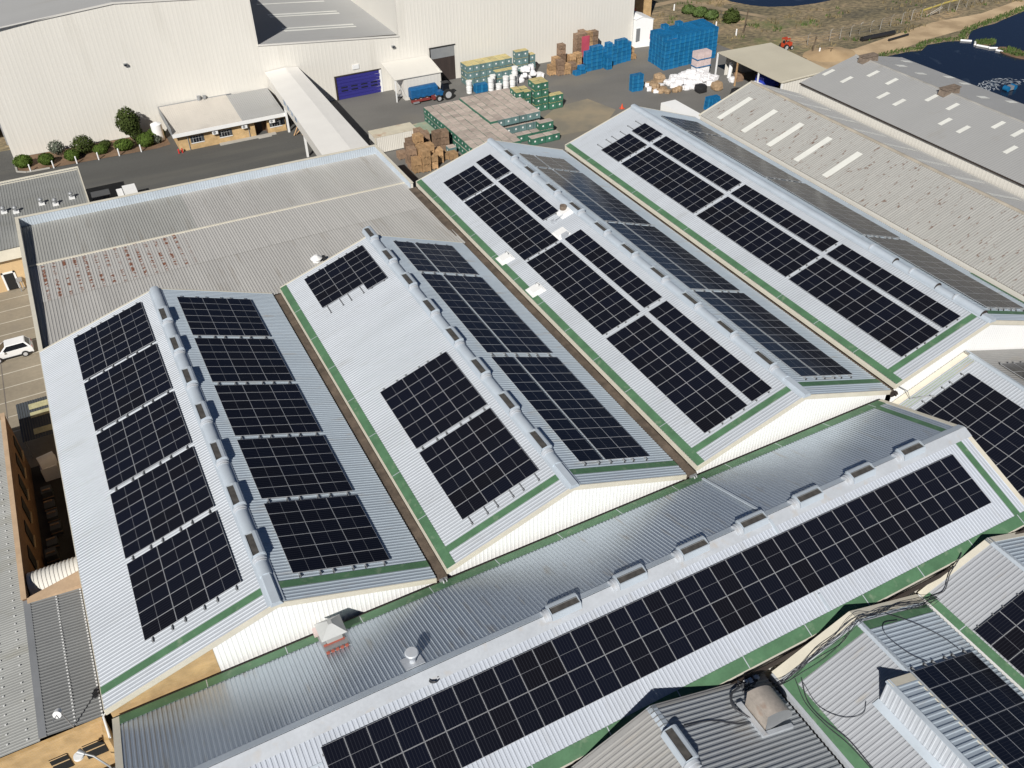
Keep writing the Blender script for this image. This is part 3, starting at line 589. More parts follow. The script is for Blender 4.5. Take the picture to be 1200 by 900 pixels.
b.box(-4.45,39.8,GZ,-4.2,68.2,-.06); b.box(37.6,54.6,GZ,37.85,66.7,-.06); b.box(37.6,39.7,GZ,37.85,54.6,-.7); b.part('wall', CREAMW, gb)
b = MB(); b.wall((-4.2,68.03),(37.6,66.6), lambda q: -1.2, lambda q: -.09, (0,-1), .29); b.wall((37.58,54.7),(37.58,66.5), lambda q: -1.2, lambda q: -.09, (-1,0), .29); b.part('parapet_lining', CAPM, gb)
b = MB(); b.hexa([(-4.5,67.98,-.06),(37.9,66.53,-.06),(37.9,66.9,-.06),(-4.5,68.35,-.06),(-4.5,67.98,0),(37.9,66.53,0),(37.9,66.9,0),(-4.5,68.35,0)])
b.box(-4.5,39.75,-.06,-4.14,67.97,-.002); b.box(37.54,54.5,-.06,37.9,66.52,-.002); b.part('parapet_capping', CREAM, gb)
b = MB(); b.cyl((22.5,43.8,-.6),(22.5,43.8,-.25),.42,.40,14); b.cyl((22.5,43.8,-.25),(22.5,43.8,.12),.62,.15,14); b.box(23.1,43.5,-.6,23.4,43.8,-.1,1)
tag(b.part('roof_cowl', [WHITEP, BLACKP]), 'white mushroom roof cowl beside the back of the second shed', 'roof vent')

# ------------------------------------------------------------------ big cream warehouse along the back
wy = lambda x: 103.64-.04193*(x+4.5)
wh = empty('warehouse', (45,101.5,GZ), 'huge cream-clad warehouse with blue roller door along the back', 'warehouse')
def wtop(x):
    if x < 32.7: return 11.85-.0765*(x-14.4) if x > 14.4 else 11.85-.085*(14.4-x)
    return 3.35-.086*(x-32.7) if x < 55 else 12.0
b = MB(); b.wall((-4.5,wy(-4.5)),(32.7,wy(32.7)), lambda q: GZ, lambda q: wtop(min(q.x,32.69)), (0,-1), .6, .008); b.part('front_wall', CREAMW, wh)
b = MB(); b.wall((32.7,wy(32.7)),(55,wy(55)), lambda q: GZ, lambda q: wtop(min(max(q.x,32.71),54.9)), (0,-1), .6, .008); b.part('front_wall', CREAMW, wh)
b = MB(); b.wall((55,wy(55)),(98.98,wy(98.98)), lambda q: GZ, lambda q: 12., (0,-1), .6, .008); b.part('front_wall', CREAMW, wh)
b = MB(); b.hexa([(32.7,wy(32.7),GZ),(32.85,wy(32.7),GZ),(32.85,170,GZ),(32.7,170,GZ),(32.7,wy(32.7),wtop(32.69)),(32.85,wy(32.7),wtop(32.69)),(32.85,170,wtop(32.69)),(32.7,170,wtop(32.69))])
b.box(-4.5,103.75,GZ,-4.35,170,10.2); b.box(98.8,99.4,GZ,98.95,170,12); b.part('side_wall', CREAMW, wh)
b = MB(); b.wall((55,170),(55,wy(55)+.02), lambda q: GZ, lambda q: 12, (-1,0), .6, .008); b.part('side_wall', CREAMW, wh)
v = Vector((-19,0,-19*.085)); b = MB(); b.sheet((14.4,103.0,11.86), (0,1,0), v, 67, v.length, .5, .03)
v = Vector((18.4,0,-18.4*.0765)); b.sheet((14.4,102.8,11.86), (0,1,0), v, 67, v.length, .5, .03); b.part('roof', ROOF6, wh)
v = Vector((22.2,0,-22.2*.086)); b = MB(); b.sheet((32.8,102.0,3.34), (0,1,0), v, 68, v.length, .5, .03); b.part('roof', ROOF6, wh)
b = MB(); b.hexa([(55,101.1,12),(99,99.3,12),(99,170,12),(55,170,12),(55,101.1,12.1),(99,99.3,12.1),(99,170,12.1),(55,170,12.1)]); b.part('roof', ROOF6, wh)
b = MB()
for y in (107.9,109.2,116.2,117.5,124.3):
    z = lambda x: 3.34-.086*(x-32.8)+.045
    b.slab([(38.6,y,z(38.6)),(50.3,y-.35,z(50.3)),(50.3,y+.25,z(50.3)),(38.6,y+.6,z(38.6))], .01)
b.part('skylight', SKYLT, wh)
b = MB()
for xa, xb in ((-4.6,14.4),(14.4,32.8),(32.72,55)):
    za = wtop(xa+.001); zb = wtop(xb-.1)
    b.hexa([(xa,wy(xa)-.16,za-.12),(xb,wy(xb)-.16,zb-.12),(xb,wy(xb)+.15,zb-.12),(xa,wy(xa)+.15,za-.12),(xa,wy(xa)-.16,za+.07),(xb,wy(xb)-.16,zb+.07),(xb,wy(xb)+.15,zb+.07),(xa,wy(xa)+.15,za+.07)])
b.part('roof_trim', OFFW, wh)
# blue sectional door
y = wy(47.6)-.05; b = MB()
for k in range(7): b.box(43.85,y-.10-.02*(k%2),GZ+.02+k*.52,51.2,y,GZ+.50+k*.52)
dr = b.part('roller_door', BLUED, wh)
for zz in (GZ+1.25, GZ+1.78):
    for k in range(4): b = MB(); b.box(44.5+1.68*k,y-.135,zz,45.6+1.68*k,y-.10,zz+.2); b.part('window', GLASS, dr)
b = MB(); b.box(51.2,y-.2,GZ,51.5,y,-3.3); b.box(43.6,y-.2,GZ,43.85,y,-3.3,1); b.box(43.6,y-.2,-3.32,51.5,y,-3.18,1); b.part('frame', [WHITEP, DARKG], dr)
b = MB(); b.box(46.8,wy(47)-.15,-2.6,47.9,wy(47)-.03,-1.9); b.part('wall_box', WHITEP, wh)
y = wy(62)-.04; b = MB(); b.box(60.1,y-.1,GZ,64.4,y,-3.1); d2 = b.part('sliding_door', DOORB, wh)
b = MB(); b.box(60.1,y-.09,-3.1,64.4,y,-1.4); b.part('top_panel', STEEL, d2); b = MB(); b.box(59.9,y-.16,-1.4,64.6,y,-1.22); b.box(59.95,y-.14,GZ,60.09,y,-1.4); b.part('frame', BLACKP, d2)
for x, z in ((13.5,3.4),(53.6,-.15)):
    b = MB(); b.box(x,wy(x)-.45,z,x+.5,wy(x)-.02,z+.28); b.box(x+.06,wy(x)-.48,z+.04,x+.44,wy(x)-.45,z+.24,1); tag(b.part('flood_light', [STEEL, GLASS]), 'small dark flood light high on the left warehouse wall' if x < 20 else 'small flood light near the blue roller door', 'light')
b = MB(); b.wall((-30,109.5),(-4.62,108.9), lambda q: -3.4, lambda q: 9.5, (0,-1), .6, .02); b.hexa([(-30,109.6,-3.4),(-4.62,109,-3.4),(-4.62,140,-3.4),(-30,140,-3.4),(-30,109.6,9.5),(-4.62,109,9.5),(-4.62,140,9.5),(-30,140,9.5)])
an = b.part('warehouse_annex', CREAMW); tag(an, 'cream building corner with dark bay at far left edge', 'building')
b = MB(); b.box(-5.0,108.95,GZ,-4.7,109.3,-3.4); b.box(-30,125,GZ,-4.7,125.3,-3.4); b.part('post', STEEL, an)

# ------------------------------------------------------------------ brick office in front of it
of = empty('office_building', (24.8,98,GZ), 'low tan brick office with flat roof against the warehouse', 'office')
fy = 93.75; b = MB(); b.box(17.2,fy,GZ,28.35,fy+.25,-4.2); b.box(30.2,fy,GZ,33.0,fy+.25,-4.2); b.box(28.35,fy,-4.9,30.2,fy+.25,-4.2); b.box(17.2,fy+.25,GZ,17.45,102.3,-4.0); b.box(32.75,fy+.25,GZ,33.0,101.8,-4.0); b.part('wall', BRICK, of)
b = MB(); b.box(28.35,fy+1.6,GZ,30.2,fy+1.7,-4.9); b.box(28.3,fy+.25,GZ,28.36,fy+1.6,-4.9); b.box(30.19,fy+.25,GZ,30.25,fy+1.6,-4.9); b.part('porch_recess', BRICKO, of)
b = MB(); b.box(28.9,fy+1.5,GZ,29.7,fy+1.6,-5.0); b.part('door', DOORB, of)
rz_ = lambda y: -4.0+.095*(y-fy)
b = MB(); b.sheet((16.6,fy-.7,rz_(fy-.7)), (1,0,0), (0,9.3,.88), 10.05, 9.35, .3, .012); b.part('roof', OFFR, of)
b = MB(); b.sheet((26.65,fy-.7,rz_(fy-.7)), (1,0,0), (0,9.0,.855), 6.35, 9.04, .3, .03); b.part('roof', ROOF6, of)
b = MB(); b.box(16.55,fy-.78,-4.55,33.05,fy-.68,-4.03); b.part('fascia', WHITEP, of)
b = MB(); b.box(16.5,fy-.68,-4.4,16.6,102.5,-3.2); b.box(16.5,102.3,-3.5,33,102.4,-3.1, 0); b.part('edge_trim', STEEL, of)
for x in (19.9, 24.0, 31.5):
    w_ = MB(); w_.box(x-.95,fy-.07,-6.15,x+.95,fy-.02,-6.05); w_.box(x-.6,fy-.06,-6.05,x+.6,fy-.015,-5.05);
    wd = w_.part('window', WHITEP, of); g = MB()
    for k in range(3): g.box(x-.57+.39*k,fy-.075,-6.02,x-.21+.39*k,fy-.06,-5.40); g.box(x-.57+.39*k,fy-.075,-5.37,x-.21+.39*k,fy-.06,-5.08)
    g.part('pane', GLASS, wd); g = MB(); g.box(x-.95,fy-.05,-6.0,x-.6,fy-.012,-5.05); g.part('shutter', DARKRF, wd); g = MB(); g.box(x+.6,fy-.05,-6.0,x+.95,fy-.012,-5.05); g.part('shutter', DARKRF, wd)
b = MB(); b.box(32.3,fy-.05,-6.0,32.9,fy-.012,-5.0); b.part('window', GLASS, of)
for x, lab in ((22.1,'white air conditioner under the office eave, between the left two windows'), (26.4,'white air conditioner on the office wall, left of the porch'), (30.55,'white air conditioner on the office wall, right of the porch')):
    b = MB(); b.box(x,fy-.55,-5.25,x+.8,fy-.03,-4.7); b.cyl((x+.3,fy-.56,-4.98),(x+.3,fy-.545,-4.98),.2,None,12,1); tag(b.part('air_conditioner', [WHITEP, STEEL]), lab, 'air conditioner', 'air conditioners on the office')
b = MB()
for x in (18.6, 27.4): b.cyl((x,fy-.06,GZ),(x,fy-.06,-4.4),.06,None,8)
b.part('downpipe', STEEL, of)
b = MB(); b.box(22.8,fy-.75,GZ,31.2,fy-.02,GZ+.14); b.box(28.4,fy-1.1,GZ,30.4,fy-.75,GZ+.1); s_ = struct('pavement', b, CONCK)
b = MB(); b.cyl((15.35,99.8,GZ),(15.35,99.8,-4.6),.8,.8,18); b.cyl((15.35,99.8,-4.6),(15.35,99.8,-4.35),.8,.25,18); tag(b.part('water_tank', WHITEP), 'white round water tank beside the office end wall', 'water tank')
for k, x in enumerate((16.9, 17.4)):
    b = MB(); b.cyl((x,93.3,GZ),(x,93.3,GZ+.5),.1,.1,10); b.cyl((x,93.3,GZ+.5),(x,93.3,GZ+.68),.13,.08,10); tag(b.part('fire_hydrant', RED), 'small red hydrant at the office corner', 'hydrant', 'red hydrants by the office')
b = MB(); b.cyl((22.6,102.25,-3.2),(22.6,102.25,-2.6),.3,None,12); b.box(23.2,102.0,-3.1,23.6,102.3,-2.6); tag(b.part('roof_fan', STEEL), 'small grey roof fan at the back edge of the office roof', 'roof vent')

# ------------------------------------------------------------------ covered bridge between warehouse and flat-roofed building
cv = empty('covered_bridge', (34.5,84,GZ), 'long white covered conveyor bridge from the warehouse to the grey roof', 'bridge')
b = MB(); A = [(31.2,67.2,-.75),(37.5,66.6,-.78)]; Bq = [(33.0,101.9,-.75),(38.2,101.7,-.78)]
c0 = (34.9,67.0,-.52); c1 = (36.2,101.8,-.52)
b.slab([A[0],c0,c1,Bq[0]], .06); b.slab([c0,A[1],Bq[1],c1], .06); b.part('roof', BRIDGE, cv)
b = MB(); b.hexa([(31.5,67.4,-2.9),(37.2,67.0,-2.9),(37.9,101.6,-2.9),(33.3,101.7,-2.9),(31.5,67.4,-.85),(37.2,67.0,-.98),(37.9,101.6,-.98),(33.3,101.7,-.85)]); b.part('wall', OFFW, cv)
PALEG = mat('pale_glass', (.25,.32,.42), .2, 0, .1)
for y in (83.5,85.8,88.0,90.2):
    b = MB(); x = 31.5+(y-67.4)*.0525; b.box(x-.06,y,-2.0,x-.012,y+.9,-1.3); b.part('window', PALEG, cv)
for (x, y) in ((32.4,72.5),(36.9,72.5),(32.9,83.0),(37.2,83.0),(33.1,92.9),(37.5,92.9)):
    b = MB(); b.box(x-.14,y-.14,GZ,x+.14,y+.14,-2.9); b.part('post', WHITEP, cv)
for k, (p, q) in enumerate((((33.3,91.0,GZ+.1),(34.9,91.6,-4.6)), ((35.4,90.9,GZ+.1),(33.6,91.5,-4.7)), ((33.6,91.2,GZ+.1),(35.6,91.2,-5.4)), ((34.5,90.6,GZ+.1),(34.3,91.8,-4.4)))):
    b = MB(); b.tube([p,q], .09, 5); tag(b.part('timber_pole', TIMBER), 'loose timber pole leaning under the covered bridge', 'pole', 'poles under the bridge')

# ------------------------------------------------------------------ white lean-to between the two doors
lt = empty('lean_to', (55.5,98.5,GZ), 'white lean-to with open left bay between the two warehouse doors', 'lean-to')
b = MB(); b.slab([(51.6,95.6,-3.35),(59.7,95.3,-3.35),(59.7,100.9,-2.35),(51.6,101.2,-2.35)], .1); b.part('roof', CREAMW, lt)
b = MB(); b.wall((53.2,95.8),(59.5,95.5), lambda q: GZ, lambda q: -3.45, (0,-1), .6, .008); b.box(59.4,95.6,GZ,59.5,100.8,-3.0); b.box(53.2,95.85,GZ,53.3,100.9,-3.2); b.part('wall', OFFW, lt)
b = MB(); b.box(51.65,95.7,GZ,51.8,95.85,-3.4); b.tube([(51.8,95.7,-3.4),(53.2,95.6,GZ+.8)], .03, 5); b.part('post', WHITEP, lt)
b = MB(); b.tube([(52.6,97,GZ),(52.6,97,GZ+1.2),(52.9,97,GZ+1.4)], .06); b.box(52.1,96.6,GZ+.5,53.0,97.4,GZ+.62); b.tube([(52.2,96.7,GZ),(52.2,96.7,GZ+.5)], .05); tag(b.part('hand_trolley', STEEL), 'grey hand trolley standing in the open lean-to bay', 'trolley')

# ------------------------------------------------------------------ old skylit roof and plain roof on the right
RUST5 = rust_mat('roof_sheet_rust_spots', (.36,.355,.335), (.17,.115,.09), 'x', None, None, .60)
s5 = empty('old_shed', (88,27,GZ), 'old grey shed with long white skylights and rust spots, right side', 'factory shed')
L5 = 54.4; v = Vector((8.25,0,2.98)); b = MB(); b.sheet((79.45,0,-.07), (0,1,0), v, L5, v.length, .30, .04); b.part('roof_slope', RUST5, s5)
v2 = Vector((9.1,0,-3.31)); b = MB(); b.sheet((87.7,0,2.91), (0,1,0), v2, L5, v2.length, .30, .04); b.part('roof_slope', ROOF6, s5)
n5 = Vector((-2.98,0,8.25)).normalized(); n5e = Vector((3.31,0,9.1)).normalized(); u5 = v.normalized(); u5e = v2.normalized()
for k in range(10):
    y = 51.55-4.93*k; ln = (.95, 6.3) if k < 5 else (.95, 5.0)
    if k < 5:
        o = Vector((79.45,y,-.07))+n5*.05; MB().slab([o+u5*ln[0]-Vector((0,.42,0)), o+u5*ln[1]-Vector((0,.42,0)), o+u5*ln[1]+Vector((0,.42,0)), o+u5*ln[0]+Vector((0,.42,0))], .015).part('skylight', SKYLT, s5)
    o = Vector((87.7,y-.05,2.91))+n5e*.05; MB().slab([o+u5e*1.7-Vector((0,.4,0)), o+u5e*7.6-Vector((0,.4,0)), o+u5e*7.6+Vector((0,.4,0)), o+u5e*1.7+Vector((0,.4,0))], .015).part('skylight', SKYLT, s5)
b = MB(); b.barrel((87.7,0,2.86),(87.7,L5+.1,2.86),.22,n=8); b.part('ridge_cap', mat('old_ridge', (.36,.32,.26), .8, 0, .2), s5)
b = MB(); b.prism([(79.5,54.2,GZ),(96.7,54.2,GZ),(96.7,54.2,-.5),(87.7,54.2,2.8),(79.5,54.2,-.15)], (0,.1,0)); b.box(79.45,.1,GZ,79.55,54.2,-.15); b.part('wall', CREAMW, s5)
b = MB(); b.hexa([(79.4,54.3,-.25),(87.7,54.3,2.75),(87.7,54.55,2.75),(79.4,54.55,-.25),(79.4,54.3,-.02),(87.7,54.3,2.99),(87.7,54.55,2.99),(79.4,54.55,-.02)]); b.part('barge_board', CREAM, s5)

s6 = empty('plain_shed', (107,25,GZ), 'plain grey shed with short skylights beside the pond', 'factory shed')
L6 = 90; y6 = 54.8; v = Vector((9.8,0,2.2)); v2 = Vector((9.8,0,-2.0))
b = MB(); b.sheet((97.0,y6-L6,1.0), (0,1,0), v, L6, v.length, .34, .012); b.part('roof_slope', ROOF6, s6)
b = MB(); b.sheet((106.8,y6-L6,3.2), (0,1,0), v2, L6, v2.length, .34, .012); b.part('roof_slope', ROOF6, s6)
n6 = Vector((-2.2,0,9.8)).normalized(); u6 = v.normalized(); n6e = Vector((2.0,0,9.8)).normalized(); u6e = v2.normalized()
for (x, y) in ((101.2,53.9),(101.3,50.5),(104.5,49.0),(104.5,45.6),(101.3,43.8),(101.3,41.0),(104.5,38.8),(104.5,35.4),(101.4,33.6),(101.4,30.8),(104.6,28.6),(104.6,25.8),(101.4,24.0)):
    o = Vector((97.0,y,1.0))+u6*((x-97.0)/u6.x)+n6*.04; MB().slab([o-u6*.95-Vector((0,.30,0)), o+u6*.95-Vector((0,.30,0)), o+u6*.95+Vector((0,.30,0)), o-u6*.95+Vector((0,.30,0))], .012).part('skylight', SKYLT, s6)
for (x, y) in ((115.0,52.5),(111.0,50.0),(110.9,46.4),(115.5,45.2),(115.2,42.3),(111.4,36.4),(115.1,34.7)):
    o = Vector((106.8,y,3.2))+u6e*((x-106.8)/u6e.x)+n6e*.04; MB().slab([o-u6e*.9-Vector((0,.42,0)), o+u6e*.9-Vector((0,.42,0)), o+u6e*.9+Vector((0,.42,0)), o-u6e*.9+Vector((0,.42,0))], .012).part('skylight', SKYLT, s6)
b = MB(); b.wall((97.1,y6-L6),(97.1,y6-.1), lambda q: GZ, lambda q: .92, (-1,0), .5, .008); b.prism([(97.1,y6-.25,GZ),(116.5,y6-.25,GZ),(116.5,y6-.25,1.05),(106.8,y6-.25,3.08),(97.1,y6-.25,.9)], (0,.1,0)); b.box(116.4,y6-L6,GZ,116.5,y6-.2,1.05); b.part('wall', CREAMW, s6)
b = MB(); b.box(96.86,y6-L6,.86,97.02,y6,.98); b.part('gutter', DARKG, s6)
b = MB(); b.barrel((106.8,y6-L6,3.15),(106.8,y6,3.15),.16,n=6); b.part('ridge_cap', mat('dull_ridge', (.30,.29,.27), .8, 0, .2), s6)
VENTB = mat('ridge_vent_rusty', (.22,.17,.13), .8, .1, .3, (2,2,2), .2)
for y in (52.5, 38.3):
    b = MB(); b.prism([(105.4,y-.5,2.95),(105.6,y-.5,3.75),(108.2,y-.5,3.75),(108.4,y-.5,2.9)], (0,1.0,0)); b.box(105.5,y-.62,3.75,108.3,y+.62,3.85); b.part('ridge_vent', VENTB, s6)

# ------------------------------------------------------------------ open shelter, white shed, tan building
st = empty('open_shelter', (107,72,GZ), 'cream-roofed shelter with dark open front beside the white bags', 'shelter')
b = MB(); b.slab([(102.6,64.0,-3.0),(111.7,63.4,-2.55),(112.6,78.3,-2.55),(102.8,80.0,-3.0)], .12); b.part('roof', mat('cream_roof', (.52,.48,.38), .7, 0, .06, (.2,.2,.2), .05), st)
for y in (79.9, 74.8, 69.6, 64.2):
    b = MB(); b.box(102.75,y-.12,GZ,102.95,y+.08,-3.1); b.part('post', TIMBER if y == 74.8 else WHITEP, st)
b = MB(); b.wall((102.8,64.2),(111.5,63.6), lambda q: GZ, lambda q: -2.95+.05*(q.x-102.8), (0,-1), .5, .02); b.hexa([(111.5,63.7,GZ),(111.6,63.7,GZ),(112.4,78.2,GZ),(112.3,78.2,GZ),(111.5,63.7,-2.7),(111.6,63.7,-2.7),(112.4,78.2,-2.7),(112.3,78.2,-2.7)]); b.wall((104.5,79.6),(112.4,78.3), lambda q: GZ, lambda q: -2.9, (0,1), .5, .02); b.part('wall', CREAMW, st)
wsd = empty('white_outbuilding', (100.7,99.5,GZ), 'small white gabled outbuilding at the right end of the warehouse', 'outbuilding')
b = MB(); b.prism([(99.05,98.6,GZ),(102.4,98.0,GZ),(102.4,98.0,-2.3),(100.3,98.4,-1.7),(99.05,98.6,-2.1)], (.2,4.2,0)); b.part('wall', WHITE, wsd)
b = MB(); b.slab([(98.95,98.5,-2.02),(100.3,98.3,-1.6),(100.5,102.7,-1.6),(99.2,102.9,-2.02)], .06); b.slab([(100.3,98.3,-1.6),(102.55,97.9,-2.25),(102.7,102.3,-2.25),(100.5,102.7,-1.6)], .06); b.part('roof', WHITE, wsd)
b = MB(); b.box(99.2,98.35,GZ+1.2,99.95,98.52,-3.6); b.part('door', STEEL, wsd)
b = MB(); b.box(101.9,97.85,-5.6,102.4,98.05,-4.8); tag(b.part('hose_cabinet', RED), 'red hose cabinet on the white outbuilding wall', 'cabinet')
tb = empty('tan_building', (107,113,GZ), 'tan brick building with black opening behind the white outbuilding', 'building')
b = MB(); b.box(103.0,112.0,GZ,111.9,118,1.0); b.part('wall', BRICK, tb); b = MB(); b.box(101.5,108,GZ,104.9,111.9,1.0); b.part('opening', DARK, tb); b = MB(); b.box(106.0,111.6,-6.0,108.0,112.0,-4.6); b.part('door', RED, tb); b = MB(); b.box(102.8,111.6,.95,112.1,118.2,1.15); b.part('roof', ROOF6, tb)

# ------------------------------------------------------------------ low annex at the left, brick block bottom left, courtyard
la = empty('low_annex', (-10,74,GZ), 'low grey-roofed annex at the left edge with five whirly vents', 'building')
b = MB(); b.sheet((-30,64.9,-1.85), (1,0,0), (0,17.3,.35), 33.3, 17.3, .30, .035); b.part('roof', ROOFL, la)
b = MB(); b.box(-30,65.3,GZ,-4.5,65.5,-2.3); b.box(3.15,68.5,GZ,3.3,82,-1.7); b.part('wall', TAN, la); b = MB(); b.box(-30,64.75,-3.1,-4.5,64.88,-1.88); b.part('fascia', CREAM, la)
b = MB(); b.box(3.28,64.9,-1.95,3.42,82.2,-1.42); b.box(-30,82.1,-1.7,3.42,82.3,-1.36); b.box(-30,81.5,-1.5,3.2,81.62,-1.42); b.part('edge_trim', CREAM, la)
b = MB(); b.box(-7.55,65.18,GZ+.1,-6.55,65.31,-4.9); dr = b.part('door', DARK, la); b = MB(); b.box(-7.75,65.2,GZ+.1,-7.56,65.3,-4.7); b.box(-6.54,65.2,GZ+.1,-6.35,65.3,-4.7); b.box(-7.75,65.2,-4.88,-6.35,65.3,-4.7); b.part('frame', WHITEP, dr)
b = MB(); b.box(-6.5,64.3,-5.7,-5.9,65.25,-5.62); b.box(-6.4,64.4,GZ,-6.3,64.5,-5.7); b.box(-6.1,65.0,GZ,-6.0,65.1,-5.7); tag(b.part('side_table', STEEL), 'small grey table by the annex door', 'table')
pos = ((-5.75,73.9,'leftmost, partly at the frame edge'), (-4.5,73.3,'second from the left'), (-1.65,74.0,'in the middle'), (-.2,73.1,'second from the right'), (1.7,73.9,'nearest the right roof edge'))
for x, y, w in pos:
    e = empty('whirly_vent', (x,y,-1.66), 'silver spinning roof vent on the left annex, '+w, 'roof vent', 'spinning vents on the annex roof')
    b = MB(); b.box(x-.32,y-.32,-1.75,x+.32,y+.32,-1.48); b.part('base', WHITEP, e); b = MB(); b.cyl((x,y,-1.48),(x,y,-1.2),.16,None,10)
    for k in range(6): b.cyl((x,y,-1.2+.07*k),(x,y,-1.2+.07*(k+1)), .27*math.sin(R(30+25*k)), .27*math.sin(R(30+25*(k+1))), 12, 0, k in (0,5))
    b.part('turbine', STEEL, e)
lb = empty('brick_block', (-15,17,GZ), 'brick block bottom left with grey sheet roof and dark windows', 'building')
b = MB(); b.sheet((-45,.55,-1.05), (0,1,0), (36.75,0,-.05), 32.3, 36.75, .20, .025)
for k in range(46):
    for j in range(6):
        x = -8.9-1.05*j; y = .9+.7*k+(.2 if j % 2 else 0); b.box(x-.04,y,-1.02,x+.04,y+.08,-1.0, 1)
b.part('roof_sheets', [mat('roof_sheet_old_grey', (.36,.365,.35), .75, .1, .10, (.15,.3,.3), .08, (1,6,3), (.26,.25,.20), .22, (.25,.5,1)), WHITEP], lb)
b = MB(); b.sheet((-7.85,.55,-.92), (0,1,0), (3.1,0,-.30), 11.0, 3.11, .24, .05)
for k in range(42): b.box(-6.33,.6+.255*k,-1.0,-6.23,.68+.255*k,-.985, 1)
for k in range(44): b.box(-4.86,.6+.25*k,-1.17,-4.76,.70+.25*k,-1.15, 1)
b.part('roof_sheets', [mat('roof_sheet_charcoal', (.20,.205,.205), .6, .1, .1, (.05,.3,.3), .08), WHITEP], lb)
b = MB(); b.slab([(-8.25,.55,-.86),(-7.83,.55,-.88),(-7.83,11.6,-.88),(-8.25,11.6,-.86)], .05); b.part('roof_flashing', STEEL, lb)
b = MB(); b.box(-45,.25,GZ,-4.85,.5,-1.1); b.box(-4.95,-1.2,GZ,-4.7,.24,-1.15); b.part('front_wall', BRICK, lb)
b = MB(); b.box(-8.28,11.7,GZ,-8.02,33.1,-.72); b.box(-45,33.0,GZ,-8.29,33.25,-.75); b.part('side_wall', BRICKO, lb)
b = MB(); b.box(-8.32,11.6,-.72,-7.98,33.15,-.68); b.box(-45,32.95,-.75,-8.33,33.28,-.71); b.part('parapet_capping', PEACH, lb)
b = MB(); b.hexa([(-8.0,11.25,GZ),(-4.62,11.25,GZ),(-4.62,12.6,GZ),(-8.0,11.75,GZ),(-8.0,11.25,-.85),(-4.62,11.25,-.85),(-4.62,12.6,-.85),(-8.0,11.75,-.85)]); b.part('cross_wall', PEACH, lb)
for x0, x1 in ((-8.33,-7.35), (-6.5,-5.35), (-11.2,-10.1)):
    b = MB(); b.box(x0,.18,-4.1,x1,.26,-2.72); w_ = b.part('window', DARK, lb); b = MB(); b.box(x0,.15,-3.32,x1,.18,-3.26); b.box(x0,.15,-2.76,x1,.18,-2.72); b.part('glazing_bar', TAN, w_)
for y in (14.6,17.4,20.2,23.0,25.8,28.6,31.0):
    b = MB(); b.box(-8.0,y,-4.4,-7.95,y+1.3,-2.6); w_ = b.part('window', DARK, lb); b = MB(); b.box(-7.95,y-.05,-4.5,-7.85,y+1.35,-4.4); b.part('sill', TAN, w_)
b = MB(); b.tube([(-4.62,-1.15,-1.1),(-4.75,.35,-1.0),(-4.55,.6,-1.0)], .07, 6); b.part('downpipe', WHITEP, lb)
b = MB(); b.box(-30,-7,-4.95,-4.6,-.55,-4.8); b.box(-30,-7,GZ,-29.8,-6.8,-4.95); b.box(-4.9,-7,GZ,-4.7,-6.8,-4.95); tag(b.part('added_shade_sheet', DARKRF), 'dark flat sheet added as shade below the brick wall windows, bottom left', 'canopy')  # dark sheet on props, added to stand for the shade below the wall
b = MB(); b.cyl((-6.4,.5,-1.0),(-6.62,.5,.9),.035,None,8); b.cyl((-6.62,.5,.85),(-6.72,.2,.97),.22,.24,16,1); b.cyl((-6.66,.38,.92),(-6.95,-.2,1.05),.03,None,6)
dsh = b.part('satellite_dish', [STEEL, WHITEP]); tag(dsh, 'white satellite dish on a mast at the corrugated roof edge, bottom left', 'satellite dish')
e = empty('lamp_post', (-5.3,-1.2,GZ), 'street lamp with round white head, bottom left corner', 'lamp')
b = MB(); b.tube([(-5.0,-2.6,GZ),(-5.1,-2.2,-2.2),(-5.7,-1.6,-1.5),(-6.1,-1.3,-1.4)], .06, 8); b.part('pole', STEEL, e); b = MB(); b.cyl((-6.1,-1.3,-1.42),(-6.4,-1.0,-1.38),.12,.2,12); b.cyl((-6.45,-1.25,-1.5),(-6.45,-1.25,-1.36),.30,.28,18,1); b.part('lamp_head', [STEEL, WHITEP], e)
# courtyard clutter
b = MB(); b.barrel((-7.95,13.75,-2.35),(-4.62,13.75,-2.35),1.25,n=12)
for k in range(13): x = -7.9+.26*k; b.barrel((x,13.75,-2.35),(x+.1,13.75,-2.35),1.29,n=12)
tag(b.part('vaulted_canopy', CREAMW), 'ribbed white vaulted canopy between brick block and leftmost solar shed', 'canopy')
b = MB(); b.sheet((-7.9,34.2,-5.0), (1,0,0), (0,4.9,.7), 3.2, 4.95, .22, .04); cl = b.part('lean_to_roof', DARKRF); tag(cl, 'dark corrugated lean-to roof with painted sunlight stripes in the courtyard', 'roof')
b = MB()
for k, y in enumerate((34.7,35.7,36.8,37.9)):
    if k == 1: continue
    zz = lambda yy: -5.0+.1429*(yy-34.2)+.05
    b.slab([(-6.9,y,zz(y)),(-5.0,y,zz(y)),(-5.0,y+.7,zz(y+.7)),(-6.9,y+.7,zz(y+.7))], .01)  # yellow slabs stand for streaks of sun across the roof
b.part('sun_stripe', SUNSTR, cl); b = MB(); b.box(-7.8,34.3,GZ,-7.7,34.4,-5.02); b.box(-4.9,34.3,GZ,-4.8,34.4,-5.02); b.box(-7.8,38.9,GZ,-7.7,39.0,-4.4); b.box(-4.9,38.9,GZ,-4.8,39.0,-4.4); b.part('post', STEEL, cl)
b = MB(); b.barrel((-7.0,31.2,-5.6),(-5.7,31.5,-5.6),.7,n=8); b.box(-7.0,30.5,GZ,-5.7,32.1,-5.6); tag(b.part('tarp_covered_bin', WHITEP), 'white curved tarp over a bin in the dark courtyard', 'bin')
rnd = random.Random(3)
